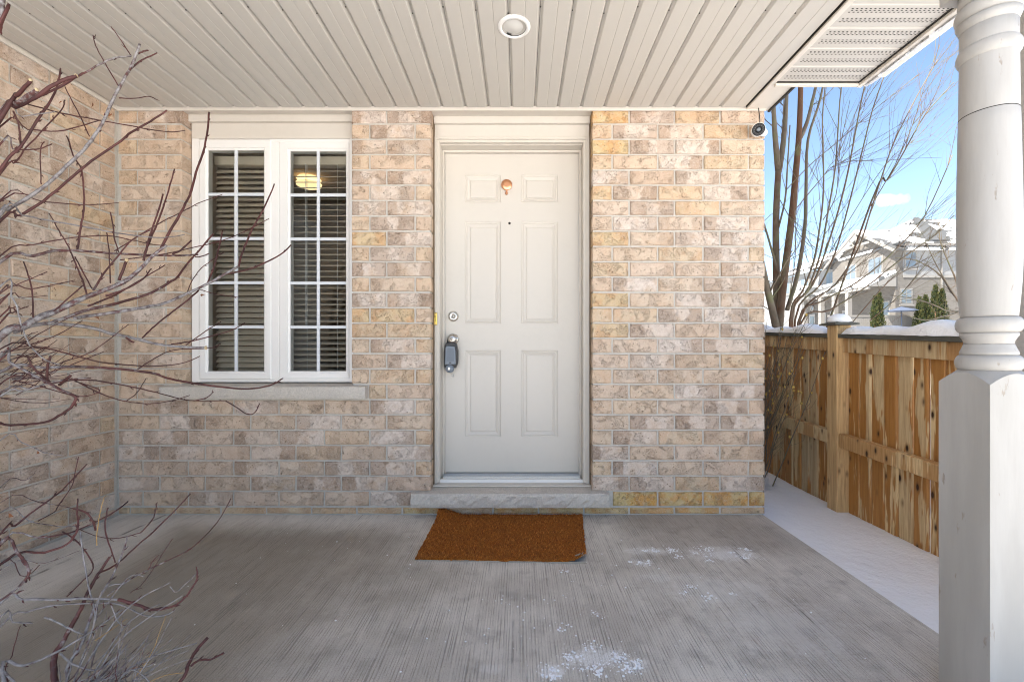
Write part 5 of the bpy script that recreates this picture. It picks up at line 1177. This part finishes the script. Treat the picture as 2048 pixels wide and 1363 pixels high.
tb3 = PX(1935, 690, 5.5)
tr3 = empty('bare_tree', (tb3.x, 5.5, ground_h(tb3.x, 5.5)), 'small bare tree with crossing twigs just left of the porch post', 'tree', 'bare trees behind the fence')
for i, pts in enumerate([[(1935, 640), (1915, 600), (1890, 560), (1868, 520), (1850, 480)], [(1930, 640), (1900, 580), (1875, 545), (1830, 520), (1790, 515)], [(1940, 640), (1912, 560), (1895, 520), (1880, 480), (1878, 440)], [(1935, 650), (1890, 620), (1840, 600), (1780, 590)], [(1938, 640), (1900, 630), (1850, 640), (1800, 625)]]):
    b = MB(); tp_ = [(tb3.x, 5.5, ground_h(tb3.x, 5.5) - .05)] + tpath(pts, 5.5, 5.3); pth = smooth_path(tp_, 4); b.tube(pth, [.014, .004], 6, [.5, .8]); twigs(b, pth, .004, 9, .5, .8, .6, .1); b.build('limb', M['treebark'], tr3, attr=True)

# twiggy shrub with yellow seed capsules between the brick corner and the fence
sb = Vector((1.80, 3.45, ground_h(1.8, 3.45)))
sh3 = empty('seed_shrub', sb, 'twiggy shrub with yellow seed capsules in front of the fence, beside the brick corner', 'shrub')
caps = []
for i in range(24):
    b = MB(); ang = rt.uniform(-.7, .9); lean = rt.uniform(.05, .45); H_ = rt.uniform(.7, 1.35); pts = [sb + Vector((rt.uniform(-.1, .1), rt.uniform(-.2, .2), 0))]
    for j in range(5):
        pts.append(pts[-1] + Vector((lean * H_ / 5 * (0.35 if j < 2 else .5) * math.cos(ang), -lean * H_ / 5 * 1.2 + rt.uniform(-.03, .03), H_ / 5)))
        pts[-1].x = min(pts[-1].x, 1.985)
    pth = smooth_path([tuple(p) for p in pts], 3); b.tube(pth, [.0045, .0016], 5, .75); n0 = len(b.v)
    twigs(b, pth, .0017, 9, .28, .8, .75, .2, 2)
    b.v = [(min(v_[0], 1.99), v_[1], v_[2]) for v_ in b.v]
    b.build('stem', M['treebark'], sh3, attr=True); caps += [Vector(p) for p in pth[8::3]]
    for _ in range(2):
        caps.append(Vector(b.v[rt.randrange(n0, len(b.v))]))
rt.shuffle(caps)
for p in caps[:85]:
    if rt.random() < .75:
        s_ = rt.uniform(.009, .014); p = p + Vector((rt.uniform(-.012, .004), rt.uniform(-.02, .0), rt.uniform(-.01, .01)))
        MB().lathe([(.001, -s_), (s_ * .7, -s_ * .4), (s_ * .75, s_ * .3), (.001, s_)], 6, p).build('seed_capsule', M['capsule'], sh3)

# ---------------- houses across the way
NX, NY0, NY1, GZ = 30.72, 36.0, 43.25, 2.5
nh = empty('neighbour_house', (NX + 8, 40, GZ), 'grey two-storey townhouse with front gable, snowy roof and columned porch', 'house')
b = MB(); b.box(NX, NX + 18, NY0, NY1 + .6, GZ - .5, 6.95); b.prism([(NY0, 6.951), (NY1, 6.951), (NY1, 9.2), (39.63, 11.45), (NY0, 9.2)], NX, NX + 1.2, 'x')
b.build('brick_wall', M['farbrick'], nh)
MB().box(NX + 0.6, NX + 18, NY0 - 0.012, NY0 + .3, 7.05, 9.5).box(NX + 1.2, NX + 18, NY0 + .3, NY1 + .6, 6.951, 9.5).build('siding_wall', M['siding'], nh)
MB().box(NX + .6, NX + 18, NY0 - 0.06, NY0 - 0.013, 6.9, 7.1).build('belt_course', M['fartrim'], nh)
def slab(b, quad, th=0.16):
    q_ = [Vector(p) for p in quad]; n_ = (q_[1] - q_[0]).cross(q_[3] - q_[0]).normalized()
    if n_.z < 0: n_ = -n_
    b.add(q_ + [p + n_ * th for p in q_], [(3, 2, 1, 0), (4, 5, 6, 7), (0, 1, 5, 4), (1, 2, 6, 5), (2, 3, 7, 6), (3, 0, 4, 7)])
b = MB(); ez = 9.5; X0, X1, Yr = NX - .1, NX + 18.5, 41.0
slab(b, [(X0, NY0 - .5, ez), (X1, NY0 - .5, ez), (X1 - 5, Yr, 13.0), (36.6, Yr, 13.0)]); slab(b, [(X0, 46.5, ez), (X0, NY0 - .5, ez), (36.6, Yr, 13.0), (36.6, Yr + .01, 13.0)]); slab(b, [(X1, 46.5, ez), (X0, 46.5, ez), (36.6, Yr, 13.0), (X1 - 5, Yr, 13.0)])
rfn = b.build('roof', M['roof'], nh)
b = MB(); slab(b, [(NX - .55, NY0 - .55, 9.02), (37.5, NY0 - .55, 9.02), (37.5, 39.63, 11.62), (NX - .55, 39.63, 11.62)]); slab(b, [(37.5, NY1 + .55, 9.02), (NX - .55, NY1 + .55, 9.02), (NX - .55, 39.63, 11.62), (37.5, 39.63, 11.62)])
b.build('gable_roof', M['roof'], nh)
b = MB()                                            # dark bare shingles in the valley
slab(b, [(32.9, NY0 - .3, 9.72), (34.8, NY0 - .3, 9.72), (36.8, 40.7, 13.02), (36.3, 40.7, 13.02)], .22); b.build('bare_shingles', M['shingle'], nh)
b = MB()
for ya, yb, za, zb in ((NY0 - .55, 39.63, 8.86, 11.46), (NY1 + .55, 39.63, 8.86, 11.46)):
    slab(b, [(NX - .60, ya, za), (NX - .50, ya, za), (NX - .50, yb, zb), (NX - .60, yb, zb)], .22)
b.build('barge_board', M['fartrim'], nh)
gb = MB(); gb.box(NX - .5, NX - .36, 38.1, 41.2, 10.25, 10.45)
for yy in (38.9, 39.63, 40.4): gb.tube([(NX - .43, 39.63 + (yy - 39.63) * .25, 10.3), (NX - .43, yy, 11.35 - abs(yy - 39.63) * .55)], .07, 4)
gb.build('gable_truss', M['fartrim'], nh)
MB().box(NX + .3, NX + 18.4, NY0 - .62, NY0 - .5, 9.42, 9.58).build('gutter', M['fartrim'], nh)
MB().box(34.4, 34.5, NY0 - .12, NY0 - .013, GZ, 9.4).build('downspout', M['fartrim'], nh)
def far_window(parent, plane, a0, a1, z0, z1, at, bars=1, rows=1):
    o = .05
    def bx(u0, u1, w0, w1, d0, d1):
        return MB().box(u0, u1, at - d1, at - d0, w0, w1) if plane == 'y' else MB().box(at - d1, at - d0, u0, u1, w0, w1)
    f = bx(a0 - .09, a1 + .09, z0 - .09, z1 + .09, 0.002, o).build('window', M['fartrim'], parent)
    for i in range(bars + 1):
        for j in range(rows + 1):
            w_ = (a1 - a0) / (bars + 1); h_ = (z1 - z0) / (rows + 1)
            bx(a0 + i * w_ + .04, a0 + (i + 1) * w_ - .04, z0 + j * h_ + .04, z0 + (j + 1) * h_ - .04, o + .002, o + .012).build('pane', M['farglass'], f)
    bx(a0 - .16, a1 + .16, z0 - .22, z0 - .095, 0.002, o + .08).build('sill', M['fartrim'], f)
far_window(nh, 'y', 31.15, 32.0, 4.8, 5.95, NY0, 1, 2); far_window(nh, 'y', 31.5, 32.35, 7.75, 9.0, NY0 - .012, 0, 1); far_window(nh, 'y', 36.0, 37.6, 3.4, 5.4, NY0, 1, 0); far_window(nh, 'y', 39, 40, 7.6, 9.0, NY0 - .012, 0, 1)
far_window(nh, 'x', 37.3, 38.75, 7.45, 8.95, NX, 1, 0); far_window(nh, 'x', 40.2, 41.4, 7.5, 8.8, NX, 1, 1); far_window(nh, 'x', 36.6, 37.3, 3.8, 5.0, NX, 0, 1)
b = MB(); slab(b, [(28.4, 35.9, 6.2), (NX, 35.9, 7.32), (NX, 46.5, 7.32), (28.4, 46.5, 6.2)], .22); b.build('porch_roof', M['roof'], nh)
MB().box(28.45, 28.62, 35.95, 46.4, 5.98, 6.18).prism([(28.5, 6.19), (NX, 6.19), (NX, 7.3)], 35.92, 36.0, 'y').build('porch_beam', M['fartrim'], nh)
b = MB(); slab(b, [(27.5, 42.0, 6.1), (30.5, 42.0, 6.1), (30.5, 43.2, 7.2), (27.5, 43.2, 7.2)], .15); slab(b, [(30.5, 44.4, 6.1), (27.5, 44.4, 6.1), (27.5, 43.2, 7.2), (30.5, 43.2, 7.2)], .15); b.build('porch_gable', M['roof'], nh)
gb = MB(); gb.box(27.7, 27.85, 42.1, 44.3, 5.95, 6.12)
for yy in (42.5, 43.2, 43.9): gb.tube([(27.78, 43.2 + (yy - 43.2) * .2, 6.1), (27.78, yy, 7.1 - abs(yy - 43.2) * .8)], .06, 4)
gb.build('porch_truss', M['fartrim'], nh)
for yy in (38.3, 39.95, 41.75, 44.2, 46.2):
    MB().box(28.42, 28.78, yy - .18, yy + .18, GZ - .3, 5.979).build('porch_column', M['fartrim'], nh)
for yy in (41.4, 43.0, 44.6, 46.2):
    MB().box(NX - .06, NX - .002, yy - .48, yy + .48, GZ, 4.75).build('door', M['fardoor'], nh)
    MB().box(NX - .075, NX - .061, yy - .30, yy + .30, 3.2, 4.5).build('door_glass', M['farglass'], nh)
    MB().lathe([(.26, 0), (.30, -.05), (.2, -.06), (.16, -.02), (.001, -.02)], 16, (NX - .003, yy, 5.35), 'x').build('round_vent', M['fartrim'], nh)
    MB().lathe([(.15, -.024), (.14, -.03), (.001, -.03)], 16, (NX - .003, yy, 5.35), 'x').build('vent_opening', M['farglass'], nh)
MB().box(NX - .002 + .001, NX + .5, NY1 + .61, 47.5, GZ - .5, 7.3).build('entry_wall', M['farbrick'], nh)

# next unit in the row, behind
n2 = empty('neighbour_house', (NX + 8, 50, GZ), 'pale townhouse unit just left of the gabled house, partly behind branches', 'house')
MB().box(NX + 1.2, NX + 16, 47.51, 58, GZ - .5, 9.6).box(NX + 1.2, NX + 16, NY1 + .605, 47.505, 7.31, 9.4).build('wall', M['siding'], n2)
b = MB(); slab(b, [(NX + .7, 44.2, 9.5), (NX + 16.5, 44.2, 9.5), (NX + 11, 51, 12.4), (NX + 6, 51, 12.4)]); slab(b, [(NX + .7, 58, 9.5), (NX + .7, 44.2, 9.5), (NX + 6, 51, 12.4), (NX + 6, 51.01, 12.4)]); b.build('roof', M['roof'], n2)
far_window(n2, 'x', 44.6, 45.8, 7.7, 9.0, NX + 1.2, 1, 0); far_window(n2, 'x', 48.6, 50, 7.7, 9.0, NX + 1.2, 1, 0); far_window(n2, 'x', 52, 53.4, 7.7, 9.0, NX + 1.2, 1, 0); far_window(n2, 'x', 48.6, 50, 3.6, 5.0, NX + 1.2, 1, 0)
# smaller house further off
n3 = empty('distant_house', (42, 70, GZ), 'small distant gabled house seen between the tree trunks', 'house')
b = MB(); b.box(38, 50, 66, 76, GZ - 1, 8.4); b.prism([(66, 8.401), (76, 8.401), (71, 11.2)], 38, 50, 'x'); b.build('wall', M['farbrick'], n3)
b = MB(); slab(b, [(37.5, 65.4, 8.1), (50.5, 65.4, 8.1), (50.5, 71, 11.3), (37.5, 71, 11.3)], .2); slab(b, [(50.5, 76.6, 8.1), (37.5, 76.6, 8.1), (37.5, 71, 11.3), (50.5, 71, 11.3)], .2); b.build('roof', M['roof'], n3)
far_window(n3, 'x', 68, 69.5, 5.6, 7.0, 38, 1, 0); far_window(n3, 'x', 72, 73.5, 5.6, 7.0, 38, 1, 0); far_window(n3, 'y', 41, 42.4, 5.6, 7.0, 66, 1, 0)

# pale yard fence, cedars and a patio umbrella in the neighbours' garden
yf = empty('yard_fence', (27.5, 34.2, GZ), 'pale board fence in front of the far townhouse', 'fence')
for i in range(44):
    xx = 24.0 + i * 0.16; MB().box(xx, xx + .145, 34.2, 34.23, 1.9, 3.62).build('board', M['fartrim'], yf)
MB().box(23.9, 31.1, 34.16, 34.199, 3.55, 3.70).build('rail', M['fartrim'], yf)
def cedar_tree(px, Y_, ztop, rad, label, seed):
    r = random.Random(seed); X_ = (px - CX) * Y_ / F; z0 = ground_h(X_, Y_) - .1
    ct = empty('evergreen_cedar', (X_, Y_, z0), label, 'tree', 'columnar cedars before the far house')
    MB().tube([(X_, Y_, z0), (X_, Y_, z0 + .6 * (ztop - z0))], [.08, .03], 6, .3).build('trunk', M['treebark'], ct)
    b = MB()
    for i in range(1500):
        h = r.random() ** 1.15; a = r.uniform(0, 6.28); lob = 1 + .22 * math.sin(a * 3 + h * 9 + seed) + .12 * math.sin(a * 7 - h * 17)
        rr = rad * (1 - h) ** .62 * lob * (r.random() ** .35) * (0.8 if h < .05 else 1); o_ = Vector((X_ + rr * math.cos(a), Y_ + rr * math.sin(a), z0 + .1 + h * (ztop - z0 - .1)))
        d_ = Vector((math.cos(a) * .5, math.sin(a) * .5, 1 + r.uniform(-.4, .2))).normalized() * r.uniform(.10, .22); s_ = Vector((r.gauss(0, 1), r.gauss(0, 1), r.gauss(0, .4))).normalized() * r.uniform(.03, .06)
        b.add([o_ - s_, o_ + s_, o_ + d_ + s_ * .3, o_ + d_ * .8 - s_ * .6], [(0, 1, 2, 3)], False, r.random() ** 1.6)
    b.build('crown', M['ever'], ct, attr=True)
cedar_tree(1750, 33.0, 4.95, .34, 'columnar cedar, left of the leftmost pair before the far house', 1); cedar_tree(1759, 33.2, 5.25, .36, 'taller columnar cedar, right of the leftmost pair before the far house', 2)
cedar_tree(1839, 33.0, 4.9, .40, 'columnar cedar, left of the middle pair before the far house', 3); cedar_tree(1851, 33.1, 5.05, .42, 'columnar cedar, right of the middle pair before the far house', 4)
cedar_tree(1871, 32.8, 5.75, .46, 'tallest columnar cedar, left of the pair nearest the porch post', 5); cedar_tree(1884, 32.9, 5.5, .50, 'broad columnar cedar beside the porch post', 6)
ux, uy = (1803 - CX) * 33.6 / F, 33.6
um = empty('patio_umbrella', (ux, uy, 2.4), 'navy patio umbrella in front of the far townhouse', 'umbrella')
MB().lathe([(1.05, 0.0), (1.03, .04), (.5, .2), (.03, .34)], 8, (ux, uy, 3.95), smooth=False).build('canopy', M['navy'], um)
MB().tube([(ux, uy, 2.2), (ux, uy, 4.2)], .04, 6).build('pole', M['navy'], um)
